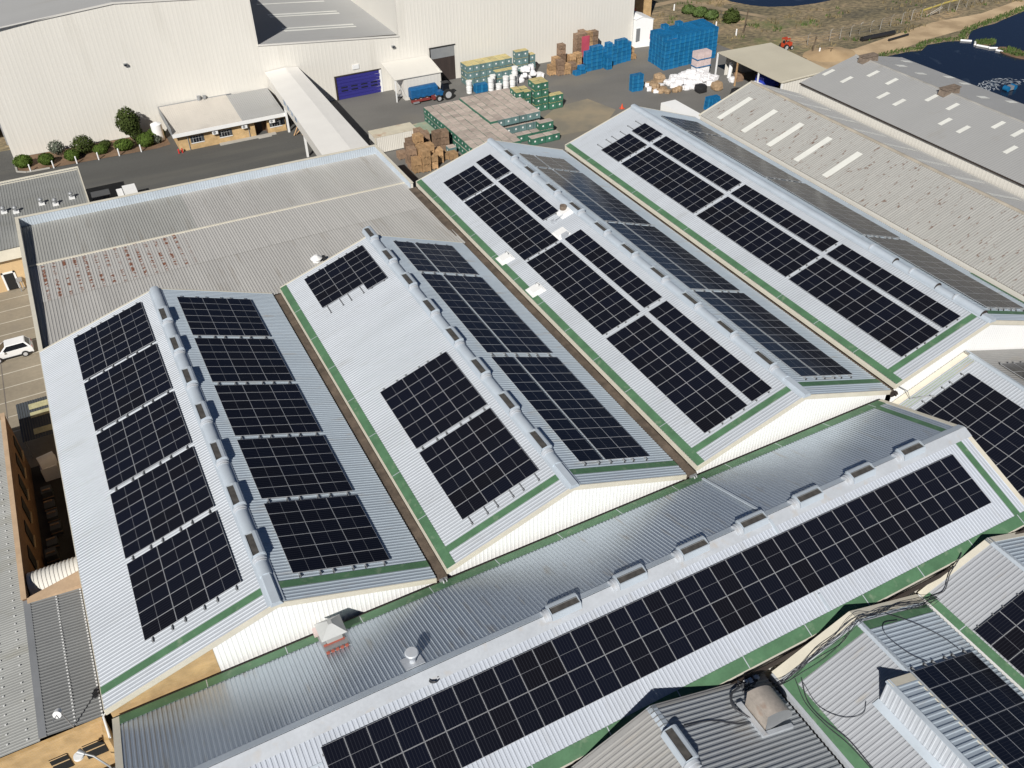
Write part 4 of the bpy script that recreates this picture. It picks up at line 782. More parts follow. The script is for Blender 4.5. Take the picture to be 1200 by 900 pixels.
for k in range(9):
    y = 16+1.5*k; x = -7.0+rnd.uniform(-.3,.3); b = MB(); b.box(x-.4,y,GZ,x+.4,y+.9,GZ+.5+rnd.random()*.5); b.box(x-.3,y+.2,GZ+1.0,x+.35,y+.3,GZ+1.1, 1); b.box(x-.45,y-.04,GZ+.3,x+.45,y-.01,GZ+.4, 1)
    tag(b.part('junk_crate', [DARKRF, TIMBERD]), 'shadowed crate along the brick wall in the courtyard', 'crate', 'crates in the dark courtyard')  # courtyard shade is put into these dark crate colours
# ------------------------------------------------------------------ roof furniture on the solar sheds
b = MB(); b.slab([(8.15,-.72,-.44),(9.75,-.72,-.44),(9.75,-2.7,.27),(8.2,-2.7,.27)][::-1], .07, 0); b.box(8.0,-.66,-.5,8.38,-.2,-.1, 3)
b.box(8.5,-1.95,-.1,9.5,-.9,.75, 1)
for k in range(5): b.box(8.22+.3*k,-2.74,.20,8.42+.3*k,-2.62,.36, 2)
b.box(8.25,-1.98,.0,9.6,-1.9,.14, 2)
b.hexa([(8.15,-2.2,.85),(9.8,-2.2,.85),(9.8,-.7,.85),(8.15,-.7,.85),(8.85,-1.6,1.45),(9.1,-1.6,1.45),(9.1,-1.3,1.45),(8.85,-1.3,1.45)], 1)
for x in (8.55,9.4):
    for y in (-1.85,-.95): b.box(x,y,.7,x+.06,y+.06,.9, 1)
tag(b.part('roof_cowl_chimney', [STEEL, mat('cowl_zinc', (.52,.53,.52), .5, .3, .1), mat('red_lead', (.36,.10,.07), .7, 0, .2), PINK]), 'grey square chimney cowl with red flashing on the cross shed edge', 'chimney')
b = MB(); b.slab([(11.8,-7.1,1.84),(13.0,-7.1,1.84),(13.0,-6.0,1.44),(11.8,-6.0,1.44)], .03); b.cyl((12.4,-6.6,1.6),(12.4,-6.6,1.9),.22,.18,14); b.cyl((12.4,-6.6,1.9),(12.4,-6.6,2.55),.16,.42,14); b.cyl((12.4,-6.6,2.55),(12.4,-6.6,2.62),.42,.36,14)
tag(b.part('conical_vent', CAPW), 'small white conical roof vent casting a shadow on the cross shed', 'roof vent')
b = MB(); P = [(13.0+.28*math.cos(t),-8.35+.28*math.sin(t),1.78-.1*math.sin(t)) for t in [2*math.pi*k/14 for k in range(13)]]; b.tube(P, .045, 6); b.tube([(p[0]+.05,p[1]+.03,p[2]+.05) for p in P[3:11]], .04, 6); tag(b.part('cable_coil', CABLE), 'small coil of dark cable near the cross shed ridge', 'cable')
def on3(x): return roofz(SH[2], x)
for (x, y, lab, fan) in ((47.05,35.0,'white roof hatch with round brown fan near the ridge of third shed', True), (44.95,32.3,'white double hatch in the gap between third shed arrays', False), (39.15,33.4,'white hatch above the green band, farther of two on third shed', False), (39.05,26.8,'white hatch above the green band, nearer of two on third shed', False)):
    z = on3(x); sl = SH[2]['h']/(SH[2]['xm']-SH[2]['xl']); q = lambda dx, dy, dz: (x+dx, y+dy, z+sl*dx+dz)
    b = MB(); b.hexa([q(-.75,-.8,0),q(.75,-.8,0),q(.75,.8,0),q(-.75,.8,0),q(-.7,-.75,.1),q(.7,-.75,.1),q(.7,.75,.1),q(-.7,.75,.1)])
    b.hexa([q(-.5,-.55,.1),q(.5,-.55,.1),q(.5,.55,.1),q(-.5,.55,.1),q(-.45,-.5,.32),q(.45,-.5,.32),q(.45,.5,.32),q(-.45,.5,.32)])
    h_ = b.part('roof_hatch', WHITEP); tag(h_, lab, 'roof hatch')
    if fan: b = MB(); b.cyl(q(-.05,.3,.3), q(-.05,.3,.72), .36, .36, 14); b.part('fan', VENTB, h_)
    elif x > 42: b = MB(); b.hexa([q(-.3,-.95,.1),q(.35,-.95,.1),q(.35,-.65,.1),q(-.3,-.65,.1),q(-.3,-.95,.5),q(.35,-.95,.5),q(.35,-.65,.5),q(-.3,-.65,.5)]); b.part('side_box', CAPW, h_)
    else: b = MB(); b.tube([q(.2,.4,.32),q(.3,.42,.5),q(.35,.0,.5),q(.3,-.1,.32)], .03, 5); b.part('handle', STEEL, h_)
b = MB(); b.tube([(45.3,34.5,2.42),(45.9,34.55,2.6),(46.6,34.6,2.8)], .06, 6); b.box(45.2,34.3,2.25,45.6,34.7,2.5); tag(b.part('conduit_box', CAPW), 'pale conduit box between the arrays near the fan hatch', 'conduit')
# big air duct on the grey shed
dz = lambda x: 1.30-.38*(x-23.2)
e = empty('air_duct', (30.0,-17.9,dz(30.0)), 'large rusty curved air duct elbow on the grey shed roof', 'air duct')
b = MB(); RUSTD = mat('duct_metal', (.52,.46,.40), .55, .2, .2, (.9,.9,.9), .15, 5, (.33,.15,.07), .15, (.8,.8,.8))
P = []
for k in range(10):
    t = R(-5+95*k/9); P.append((29.0+1.55*math.sin(t)*1.25, dz(29.0)+.15+1.55*math.cos(t)))
b.idx([(x,-18.85,z) for x, z in P]+[(x,-17.05,z) for x, z in P], [(i,i+1,11+i-0,10+i) for i in range(9)], 0, True)
for y, rev in ((-18.85,1),(-17.05,0)):
    poly = [(x,y,z) for x, z in P]+[(29.0,y,dz(29.0))]
    b.face(poly if rev else poly[::-1], 1)
b.face([(28.86,-18.85,P[0][1]),(28.86,-17.05,P[0][1]),(28.95,-17.05,dz(29.0)),(28.95,-18.85,dz(29.0))][::-1], 0); b.part('duct_hood', [RUSTD, STEEL], e)
b = MB(); b.hexa([(28.5,-19.15,dz(28.5)),(28.85,-19.15,dz(28.85)),(28.85,-16.8,dz(28.85)),(28.5,-16.8,dz(28.5)),(28.5,-19.15,dz(28.5)+.25),(28.85,-19.15,dz(28.85)+.3),(28.85,-16.8,dz(28.85)+.3),(28.5,-16.8,dz(28.5)+.25)])
b.hexa([(28.85,-19.15,dz(28.85)),(31.0,-19.15,dz(31.0)),(31.0,-18.9,dz(31.0)),(28.85,-18.9,dz(28.85)),(28.85,-19.15,dz(28.85)+.22),(31.0,-19.15,dz(31.0)+.22),(31.0,-18.9,dz(31.0)+.22),(28.85,-18.9,dz(28.85)+.22)]); b.part('base_frame', CAPW, e)
def cable(label, pts, r=.035, group='loose cables on the small sheds'):
    # Catmull-Rom through the points
    q = [Vector(p) for p in pts]; q = [q[0]*2-q[1]]+q+[q[-1]*2-q[-2]]; out = []
    for i in range(1, len(q)-2):
        for k in range(6):
            t = k/6; a, b_, c, d = q[i-1:i+3]
            out.append(.5*((2*b_)+(c-a)*t+(2*a-5*b_+4*c-d)*t*t+(3*b_-a-3*c+d)*t**3))
    out.append(q[-2]); m = MB(); m.tube(out, r, 6); return tag(m.part('cable', CABLE), label, 'cable', group)
zb = lambda x: (bd['zl']+.44*(x-32.6) if x < 38.27 else .44-.357*(x-38.27))+.12
for k in range(9):
    rr = random.Random(20+k); pts = []
    for x in (31.4,32.6,33.9,35.3,36.7,38.2,39.6,41.0,42.8,44.6,46.0):
        y = -16.2-.22*math.sin((x-31)*.9+k)*.8-.10*(k%5)+rr.uniform(-.1,.1); z = zb(min(max(x,32.6),45))+.04*(k%3)+rr.uniform(0,.04)
        if x > 38.0 and x < 43: y += .22
        if x > 45: z = cd['zl']+.44*(x-45.5)+.2
        if x < 32: z = dz(31.4)+.3
        pts.append((x,y,z))
    cable('black cable in the bundle along the front of the monitor shed', pts, .014, 'cable bundle')
cable('black cable curving down the green eave band, lower end out of frame', [(33.6,-16.9,zb(33.6)),(33.0,-18.2,zb(33.0)),(33.0,-19.6,zb(33)),(33.3,-21.2,zb(33.3)),(33.25,-23.4,zb(33.25)),(33.1,-26,zb(33.1))], .038)
cable('second dark cable beside the green eave band, slightly left', [(33.3,-16.7,zb(33.3)),(32.85,-18.2,zb(32.85)),(32.9,-19.9,zb(32.9)),(33.15,-21.5,zb(33.15)),(33.2,-24,zb(33.2))], .028)
cable('thin cable ending on the pale slope left of the monitor', [(33.5,-17.2,zb(33.5)),(33.3,-18.8,zb(33.3)),(33.9,-20.1,zb(33.9)),(34.8,-20.6,zb(34.8)),(35.4,-20.2,zb(35.4))], .02)
cable('large cable loop on the shaded slope behind the array', [(40.8,-16.3,zb(40.8)),(42.2,-17.4,zb(42.2)),(43.3,-18.9,zb(43.3)),(43.5,-20.2,zb(43.5)+.1)], .022)
cable('cable loop on the shaded slope, beside the monitor shed ridge', [(41.2,-17.0,zb(41.2)),(39.9,-16.95,zb(39.9)),(39.2,-17.8,zb(39.2)),(39.5,-19.3,zb(39.5)),(40.2,-20.2,zb(40.2))], .022)
cable('cable hanging from the cross shed eave onto the corner shed', [(49.3,-15.0,-.55),(48.6,-15.35,-.6),(47.6,-15.7,-1.0),(46.6,-16.3,-1.55),(45.9,-16.1,-1.9),(44.6,-16.4,-1.7)], .035)
cable('black hose running from the duct to the grey shed slope', [(28.6,-17.9,dz(28.6)+.2),(28.1,-17.0,dz(28.1)+.25),(28.6,-16.2,dz(28.6)+.3),(29.6,-15.9,dz(29.6)+.35)], .07)
cable('thin dark cable lying across the grey shed slope', [(28.5,-18.1,dz(28.5)+.1),(27.5,-17.9,dz(27.5)+.07),(26.2,-17.3,dz(26.2)+.07),(24.3,-17.1,dz(24.3)+.07)], .04)
b = MB()
for k in range(14):
    rr = random.Random(k); x = 29.6+rr.random()*1.7; y = -16.1+rr.random()*.5; b.tube([(x,y,dz(x)+.1),(x+rr.uniform(-.4,.4),y+rr.uniform(-.3,.3),dz(x)+.45),(x+rr.uniform(-.5,.5),y+rr.uniform(-.3,.3),dz(x)+.2)], .04, 5)
    if k % 3 == 0: b.box(x,y,dz(x)+.1,x+.25,y+.2,dz(x)+.4,1)
tag(b.part('pipe_fittings', [CABLE, WHITEP]), 'tangle of pipes and valves in the corner by the air duct', 'pipes')
b = MB(); b.tube([(59.0,-.05,-.3),(60.0,-.3,-1.0),(60.1,-.7,-1.6),(61.0,-1.3,-1.3),(61.6,-1.9,-1.05)], .04, 6); tag(b.part('conduit', STEEL), 'thin conduit dropping from the rightmost solar shed to the array below', 'conduit')

# ------------------------------------------------------------------ ground, roads, water
def flat(name, poly, z, m, kind='structure'):
    b = MB(); b.face([(x,y,z) for x, y in poly]); return struct(name, b, m, kind)
g = MB(); g.face([(-900,-900,GZ-.012),(1300,-900,GZ-.012),(1300,1400,GZ-.012),(-900,1400,GZ-.012)]); struct('ground', g, ground_mat())
flat('yard', [(38,-60),(118,-60),(118,60),(114,86),(113,97),(99,104),(38,104)], GZ-.008, ASPH)
flat('road', [(-80,-60),(38,-60),(38,104),(-80,112)], GZ-.004, ROADM)
flat('parking_lot', [(-40,33),(-4.3,33),(-4.3,67.5),(-40,67.5)], GZ, CONC)
b = MB()
for y in (51.2+2.45*k for k in range(-5,6)): b.face([(-14,y-.06,GZ+.004),(-4.6,y-.06,GZ+.004),(-4.6,y+.06,GZ+.004),(-14,y+.06,GZ+.004)])
b.face([(-9.4,34,GZ+.004),(-9.3,34,GZ+.004),(-9.3,67,GZ+.004),(-9.4,67,GZ+.004)], 1); struct('parking_lines', b, [mat('worn_line_paint', (.52,.48,.40), .9, 0, .2), mat('joint_line', (.16,.14,.12), .9)])
flat('courtyard', [(-8.0,12.5),(-4.3,12.5),(-4.3,33),(-8.0,33)], GZ+.004, mat('shade_toned_asphalt', (.04,.038,.035), .9, 0, .3, (.6,.6,.6), .2))  # near-black asphalt: the courtyard's deep shade is painted into its colour
flat('planting_bed', [(-4.4,98.3),(-3.2,97.45),(14.4,96.65),(16.4,97.2),(16.4,102.6),(-4.4,103.5)], GZ+.03, SOIL)
b = MB(); 
for p, q in (((-4.4,98.3),(-3.2,97.45)),((-3.2,97.45),(-.2,97.3)),((-4.5,103),(-4.4,98.3))):
    d = (Vector((*q,0))-Vector((*p,0))).normalized(); n = Vector((-d.y,d.x,0))*.12
    P0, P1 = Vector((*p,GZ)), Vector((*q,GZ)); b.hexa([P0-n,P1-n,P1+n,P0+n,P0-n+Vector((0,0,.14)),P1-n+Vector((0,0,.14)),P1+n+Vector((0,0,.14)),P0+n+Vector((0,0,.14))])
struct('kerb', b, CONCK)
flat('sand_track', [(119,73),(122.4,78.4),(128.5,79.6),(133,78.6),(145,80.6),(157,82.4),(169,81.6),(195,86),(195,82),(170,78.4),(160,76.6),(147,75.6),(140,74.2),(131,73.6)], GZ-.004, sand_mat('sand', (.36,.26,.155), (.56,.42,.26)))
flat('dirt_patch', [(66,72),(75,71),(80.5,76),(79,82),(73,81.5),(68,78)], GZ+.002, sand_mat('dust', (.20,.18,.14), (.29,.24,.165)))
flat('dirt_track', [(106,118.5),(111,116.5),(123.5,118),(127,108),(131,100.5),(132.4,101),(128.6,108.6),(125,119.6),(110,119),(106,121)], GZ-.006, sand_mat('track_dust', (.22,.175,.115), (.36,.27,.17)))
WAT = water_mat()
flat('pond', [(116.6,57),(125,66),(131,71.2),(135,72.8),(139.5,72.7),(142.5,72.0),(145.6,73.6),(150.2,73.2),(152.8,72.0),(154.6,72.3),(156.1,73.4),(158.8,75.2),(162.8,75.9),(165.8,75.9),(170.2,77),(177.4,78.5),(196,82),(260,86),(300,20),(260,-60),(116.6,-60)], GZ-.002, WAT)
flat('water', [(128,126),(131.9,119.7),(132.3,112.3),(134,108.5),(136.3,105.9),(141,103.7),(146,102.9),(150.6,103),(161,105.3),(183,114.6),(230,150),(180,190),(130,170)], GZ-.002, WAT)
b = MB(); pts = [(131,71.4),(135,73.2),(139.5,73.1),(142.5,72.4),(145.6,74.0),(150.2,73.6),(153,72.4),(156,73.8),(158.8,75.6),(163,76.3),(170,77.4),(177.4,78.9),(196,82.5)]
rr = random.Random(5)
def tufts(mb, x, y, n, r, h, m=0):
    for _ in range(n):
        a = rr.random()*6.28; d = r*math.sqrt(rr.random()); px, py = x+d*math.cos(a), y+d*math.sin(a); t = rr.random()*6.28; w = .10+.10*rr.random(); hh = h*(.5+.7*rr.random()); lx, ly = rr.uniform(-.3,.3)*hh, rr.uniform(-.3,.3)*hh
        mb.face([(px-w*math.cos(t),py-w*math.sin(t),GZ-.01),(px+w*math.cos(t),py+w*math.sin(t),GZ-.01),(px+lx,py+ly,GZ+hh)], m)
for i in range(len(pts)-1):
    a, c = Vector((*pts[i],0)), Vector((*pts[i+1],0)); k = int((c-a).length*1.6)
    for j in range(k):
        p = a.lerp(c, j/k); tufts(b, p.x, p.y+.5, 12, .9, .45)
struct('reeds', b, LEAFR, 'stuff')
b = MB()
for _ in range(900):
    x = rr.uniform(113,190); y = rr.uniform(80,125)
    f = noise.noise(Vector((x*.09,y*.12,3)))
    if f < .05 or (119 < x < 126 and y < 86): continue
    if x > 131 and y > 102: continue
    tufts(b, x, y, 7, .8, .55, 0 if rr.random() < .35 else 1)
struct('dry_grass', b, [LEAFR, mat('dry_grass_blade', (.21,.165,.085), .9, 0, .3, (1,1,1), .2)], 'stuff')

# floating booms and planted islands in the pond
for k, (x, y, rx, ry, lab) in enumerate(((155.3,69.2,2.4,1.3,'green floating planted island near the pond neck'), (155.2,62.8,1.9,3.4,'green floating planted island at the right frame edge'))):
    e = empty('floating_island', (x,y,GZ), lab, 'island', 'floating islands'); b = MB(); b.cyl((x,y,GZ-.1),(x,y,GZ+.18),1,1,18); b.v = [((vx-x)*rx+x,(vy-y)*ry+y,vz) for vx, vy, vz in b.v]; b.part('bank', SOIL, e)
    b = MB()
    for _ in range(60):
        a = rr.random()*6.28; d = math.sqrt(rr.random()); tufts(b, x+rx*.85*d*math.cos(a), y+ry*.85*d*math.sin(a), 9, .4, .6)
    b.part('vegetation', LEAFR, e)
for k, (p, q) in enumerate((((152.4,72.2),(153.8,70.9)), ((153.9,70.2),(152.8,69.3)), ((152.7,68.9),(153.6,66.9)), ((153.3,66.8),(154.6,66.0)), ((153.5,65.4),(154.0,64.0)))):
    b = MB(); b.cyl((*p,GZ+.12),(*q,GZ+.12),.19,None,8); tag(b.part('pontoon', WHITEP), 'white pontoon float linking the planted islands', 'pontoon', 'pontoons in the pond')
e = empty('pond_aerator', (139.9,51.6,GZ), 'blue twin-drum pond aerator churning white water', 'aerator')
for dx in (-.8, .8):
    b = MB(); b.cyl((139.9+dx,51.2,GZ+.35),(139.9+dx,52.1,GZ+.35),.42,None,12); b.part('drum', BLUEC, e)
b = MB(); b.box(139.5,51.2,GZ+.1,140.3,52.0,GZ+.7); b.part('motor', STEEL, e)
b = MB(); rf = random.Random(8)
for k in range(150):
    a = rf.uniform(.1,2.9); r_ = 1.3+2.8*rf.random()**.8; cx, cy = 140.4+r_*1.35*math.cos(a), 52.2+r_*math.sin(a); w, l = rf.uniform(.05,.13), rf.uniform(.12,.5); d = a+1.57+rf.uniform(-.5,.5); ux, uy = math.cos(d), math.sin(d)
    b.face([(cx-ux*l-uy*w*.4,cy-uy*l+ux*w*.4,GZ+.010+.0001*k),(cx-uy*w,cy+ux*w,GZ+.010+.0001*k),(cx+ux*l,cy+uy*l,GZ+.010+.0001*k),(cx+uy*w,cy-ux*w,GZ+.010+.0001*k)][::-1])
struct('foam', b, FOAM, 'stuff')

# ------------------------------------------------------------------ planting along the warehouse
def foliage(mb, c, r, n, leaf, rr, squash=None):
    for _ in range(n):
        d = Vector((rr.gauss(0,1),rr.gauss(0,1),rr.gauss(0,1))).normalized()
        f = 1+.16*noise.noise(d*2.3+Vector(c))
        q = Vector((c[0]+d.x*r[0]*f*(.80+.22*rr.random()), c[1]+d.y*r[1]*f*(.80+.22*rr.random()), c[2]+d.z*r[2]*f*(.80+.22*rr.random())))
        a = (d+Vector((rr.uniform(-.6,.6),rr.uniform(-.6,.6),rr.uniform(-.3,.6)))).normalized(); u = a.orthogonal().normalized(); w = a.cross(u); t = rr.random()*3; s_ = leaf*(.6+.8*rr.random())
        u, w = u*math.cos(t)+w*math.sin(t), w*math.cos(t)-u*math.sin(t)
        mb.face([q-u*s_, q-w*s_*.55, q+u*s_, q+w*s_*.55])
def bush(name, x, y, r, zc, label, m, cat='bush', n=1900, leaf=.12, group='shrubs in the warehouse bed', trunk=.3):
    r = (r[0]*.95, r[1]*.92, r[2]*.82); zc *= .85; e = empty(name, (x,y,GZ), label, cat, group); rr = random.Random(int(x*100)); b = MB(); foliage(b, (x,y,GZ+zc), r, n, leaf, rr); foliage(b, (x,y,GZ+zc), tuple(k*.78 for k in r), n//3, leaf*1.8, rr); b.part('crown', m, e)
    b = MB(); b.cyl((x,y,GZ),(x,y,GZ+zc),.12,.06,7)
    for k in range(3): b.cyl((x,y,GZ+zc*.4),(x+r[0]*.5*math.cos(2.1*k),y+r[1]*.5*math.sin(2.1*k),GZ+zc+.2),.06,.02,6)
    b.part('trunk', BARK, e); return e
bush('round_bush', -3.3, 99.6, (1.35,1.15,1.15), 1.0, 'round clipped green bush at the far left end of the bed', LEAF)
bush('round_bush', -.3, 98.8, (1.15,1.0,1.0), .95, 'round clipped bush, second along the bed from the left', LEAF)
bush('olive_shrub', 1.4, 101.2, (1.25,.9,1.3), 1.5, 'loose grey-green shrub against the warehouse wall', LEAFG, n=500)
bush('round_bush', 3.1, 98.6, (1.15,1.0,.95), .85, 'low clipped bush in front of the dark domed shrub', LEAF)
bush('domed_shrub', 4.9, 100.3, (1.75,1.5,1.75), 1.45, 'dark domed shrub in the middle of the bed', LEAFD, n=1300)
bush('round_bush', 7.0, 98.9, (1.1,.95,.9), .8, 'clipped bush just right of the dark domed shrub', LEAF)
bush('small_shrub', 7.9, 100.9, (.9,.8,.7), .6, 'small dark shrub tucked behind the clipped bushes', LEAFD, n=400)
bush('round_bush', 10.2, 98.6, (1.5,1.2,1.1), .9, 'wide clipped bush left of the tall conifer', LEAF, n=1100)
bush('round_bush', 13.3, 98.3, (1.35,1.15,1.3), 1.1, 'clipped bush in front of the tall conifer', LEAF)
bush('round_bush', 15.0, 100.2, (1.5,1.2,1.15), 1.0, 'clipped bush beside the white water tank', LEAF)
bush('small_shrub', 14.7, 98.6, (.9,.8,.8), .7, 'greyish shrub at the right end of the bed', LEAFG, n=350)
e = empty('conifer_tree', (11.9,100.5,GZ), 'tall dark rounded conifer in front of the warehouse', 'tree'); b = MB(); rr2 = random.Random(9)
foliage(b, (11.75,100.4,GZ+3.3), (1.65,1.45,2.1), 1700, .17, rr2); foliage(b, (12.3,100.2,GZ+1.7), (1.0,.9,1.3), 600, .16, rr2); foliage(b, (11.8,100.4,GZ+3.1), (1.2,1.1,1.6), 500, .3, rr2); b.part('crown', LEAFD, e)
b = MB(); b.cyl((11.9,100.5,GZ),(11.9,100.5,GZ+3.5),.2,.08,8)
for k in range(5): b.cyl((11.9,100.5,GZ+1+.5*k),(11.9+.9*math.cos(k*2.4),100.5+.9*math.sin(k*2.4),GZ+1.8+.5*k),.07,.02,6)
b.part('trunk', BARK, e)
b = MB(); b.cyl((0,0,0),(0,0,1.05),.10,None,10); b.cyl((0,0,1.05),(0,0,1.12),.10,.05,10); bm_ = b.mesh('bollard', WHITEP)
for k, (x, y) in enumerate(((-2.66,98.1-.7),(.33,97.1),(3.4,97.0),(6.32,96.85),(9.14,96.75),(12.18,96.6))):
    inst(bm_, 'bollard', None, (x,y,GZ), 0, f'white bollard along the planting bed, {ORD[k+1]} from the left', 'bollard', 'white bollards along the bed')
for k, (x, y, s_, lab) in enumerate(((119.9,110.5,1.3,'scrubby green bush, farthest one above the blue crates'), (120.6,107.6,1.5,'scrubby green bush in the middle above the blue crates'), (121.4,105.2,1.4,'scrubby bush with yellowish leaves above the blue crates'), (123.6,101.8,1.6,'upright dark bush nearest the leaning dark pole'))):
    bush('wild_bush', x, y, (s_*1.2,s_,s_*(.8 if k < 3 else 1.3)), s_*.7, lab, LEAFR if k < 3 else LEAFD, 'bush', 500, .26, 'wild bushes on the rough ground')
# ------------------------------------------------------------------ yard goods: green and teal bins
def bin_mesh(side, lid):
    b = MB(); w = .575; h = 1.10; t = .03
    b.box(-w,-w,.10,w,w,h-.04); b.box(-w-.02,-w-.02,h-.10,w+.02,w+.02,h-.03); b.box(-w-.02,-w-.02,.10,w+.02,w+.02,.17)
    for x in (-.52,-.09,.34): b.box(x,-w,0,x+.18,w,.10)
    for k in range(6): b.box(-w+.03+.188*k,-w+.03,h-.03,-w+.19+.188*k,w-.03,h+.015, 1)
    for a in range(4):
        c, s_ = math.cos(a*math.pi/2), math.sin(a*math.pi/2); P = lambda u, z, d=0: (c*(w+.012+d)-s_*u, s_*(w+.012+d)+c*u, z)
        b.face([P(.15*math.cos(q*math.pi/4), .62+.15*math.sin(q*math.pi/4), .012) for q in range(8)], 2)
        for u in (-.55,.50): b.face([P(u,.17,.004),P(u+.05,.17,.004),P(u+.05,1.0,.004),P(u,1.0,.004)], 0)
    return b.mesh('storage_bin', [side, lid, WHITEP])
BM = {('g','p'): bin_mesh(BIN_G, LIDP), ('t','p'): bin_mesh(BIN_T, LIDP), ('g','y'): bin_mesh(BIN_G, LIDY), ('t','y'): bin_mesh(BIN_T, LIDY)}
BH = 1.13
def place_bin(kind, x, y, k, label, group, dz=0):
    rr = random.Random(int(x*31+y*17+k)); inst(BM[kind], 'storage_bin', None, (x+rr.uniform(-.03,.03), y+rr.uniform(-.03,.03), GZ+k*BH+dz), rr.choice((0,math.pi)), label, 'bin', group)
RW = lambda k: ORD[k] if k < len(ORD) else str(k)
for c in range(12):
    for r in range(15):                                          # r = 0 is the row nearest the warehouse
        x = 53.1+1.2*c; y = 85.9-1.2*r
        if r >= 9 and c >= 6: continue
        edge = c == 0 or (r == 8 and c >= 6) or (r == 14)
        for k in ((0,1) if edge else (1,)):
            if k == 1 and r == 9 and c == 5: pass
            lay = 'top bin' if k else 'bottom bin'
            place_bin(('t' if (r == 8 and c >= 6) else 'g', 'p'), x, y, k, f'{lay} of big brown-topped block, {RW(c+1)} from its left, {RW(r+1)} row from the warehouse' if r < 14 else f'{lay} of big brown-topped block, {RW(c+1)} from left, front row by the roof', 'bins in the big brown-topped block', .32*k if c >= 5 and r < 9 else 0)
for c in range(6):
    for k in range(2 if c > 3 else 1):
        place_bin(('g','p'), 60.6+1.2*c, 72.9, k, f'dark green bin before the big block, {RW(c+1)} from the left, {"upper" if k else "lower"} layer', 'dark green bins before the big block')
for c in range(4):
    place_bin(('g','p'), 63.0+1.2*c, 71.0, 0, f'dark green bin in the nearest short row, {RW(c+1)} from the left', 'nearest row of dark green bins')
for nm, c, x, y, n in (('shorter left stack, left column',0,66.7,82.6,3), ('shorter left stack, right column',1,67.9,82.2,3), ('tall middle stack, left column',2,69.5,81.7,4), ('tall middle stack, right column',3,70.7,81.7,4), ('low right stack, left column',4,72.0,81.4,2), ('low right stack, right column',5,73.2,81.4,2)):
    for k in range(n): place_bin(('g','y'), x, y, k, f'green straw-topped bin, {nm}, {RW(k+1)} layer from the ground', 'green straw-topped bins')
for c, (x, y, n) in enumerate(((66.9,83.9,3),(68.1,83.6,3),(69.6,83.0,4),(70.8,83.0,4))):
    place_bin(('g','y'), x, y, n-1, f'green straw-topped bin, top of back column {RW(c+1)} from left', 'green straw-topped bins')
for c in range(7):
    for r in range(2):
        for k in ((0,1,2) if (r == 0 or c == 0) else (2,)):
            place_bin(('t','y'), 65.1+1.2*c, 96.9+1.25*r, k, f'grey-teal bin by the warehouse, {RW(c+1)} from left, {"front" if r == 0 else "back"} row, {RW(k+1)} layer', 'grey-teal bins by the warehouse')
for c in range(2):
    for k in range(4): place_bin(('t','y'), 73.7+1.2*c, 95.9, k, f'grey-teal bin in tall right stack by warehouse, {"left" if c == 0 else "right"} column, {RW(k+1)} layer', 'tall grey-teal stack')
for c in range(3):
    for k in range(2): place_bin(('t','y'), 69.4+1.2*c, 94.9, k, f'grey-teal bin in the low row behind white tubs, {RW(c+1)} from left, {"upper" if k else "lower"}', 'low row of grey-teal bins')
place_bin(('t','y'), 76.6, 96.6, 2, 'single grey-teal bin standing above the white bag pile', 'bins by the warehouse'); place_bin(('t','y'), 76.6, 96.6, 1, 'grey-teal bin half hidden behind the white bag pile', 'bins by the warehouse'); place_bin(('t','y'), 76.6, 96.6, 0, 'lowest grey-teal bin behind the white bag pile', 'bins by the warehouse')
place_bin(('t','p'), 51.3, 73.9, 0, 'faded teal bin beside the brown timber crates', 'bins by the timber crates')

# ------------------------------------------------------------------ blue crates
b = MB(); w, d, h = .50, .50, .64
b.box(-w,-d,0,w,d,.06); b.box(-w,-d,.06,w,-d+.03,h); b.box(-w,d-.03,.06,w,d,h); b.box(-w,-d+.03,.06,-w+.03,d-.03,h); b.box(w-.03,-d+.03,.06,w,d-.03,h)
for s_ in (-1, 1):
    for u in (-.46,-.16,.14,.42):
        b.box(u,s_*(d+.02)-.02,.02,u+.06,s_*(d+.02)+.02,h, 2 if u in (-.46,.42) else 0); b.box(s_*(w+.02)-.02,u,.02,s_*(w+.02)+.02,u+.06,h, 2 if u in (-.46,.42) else 0)
b.box(-w-.03,-d-.03,h-.06,w+.03,d+.03,h-.045)
b.box(-w+.03,-d+.03,h-.2,w-.03,d-.03,h-.12, 1)
crate = b.mesh('plastic_crate', [BLUEC, mat('crate_contents', (.06,.15,.19), .8, 0, .5, (1.2,1.2,1.2), .3, 6, rnd=.5), mat('blue_plastic_post', (.03,.22,.40), .5, 0, .1)])
def place_crate(x, y, k, label, group, rz=0):
    rr = random.Random(int(x*13+y*7+k)); inst(crate, 'plastic_crate', None, (x+rr.uniform(-.05,.05),y+rr.uniform(-.05,.05),GZ+.66*k), rz+rr.uniform(-.05,.05), label, 'crate', group)
for c in range(11):
    for r in range(5):
        n = 8 if (c, r) not in ((2,4),(5,4),(1,0)) else 9
        if c < 3 and r == 0: n = 7
        x = 97.4+1.06*c+.12*r; y = 86.9+1.06*r+.08*c
        for k in range(n):
            if not (r == 0 or c == 0 or k >= n-1): continue
            place_crate(x, y, k, f'blue crate of the tall block, {RW(c+1)} stack from left, {RW(r+1)} row back, {RW(k+1)} layer', 'blue crates in the tall block')
for c, (x, y, n) in enumerate(((85.6,92.9,5),(86.7,92.95,6),(87.8,93.0,6),(88.9,93.2,5),(90.0,93.3,6),(91.1,93.4,5),(92.2,93.6,6),(93.3,93.7,6),(94.3,93.9,5))):
    for k in range(n): place_crate(x, y, k, f'blue crate in the low row before the warehouse, {RW(c+1)} stack from left, {RW(k+1)} layer', 'blue crates in the low row')
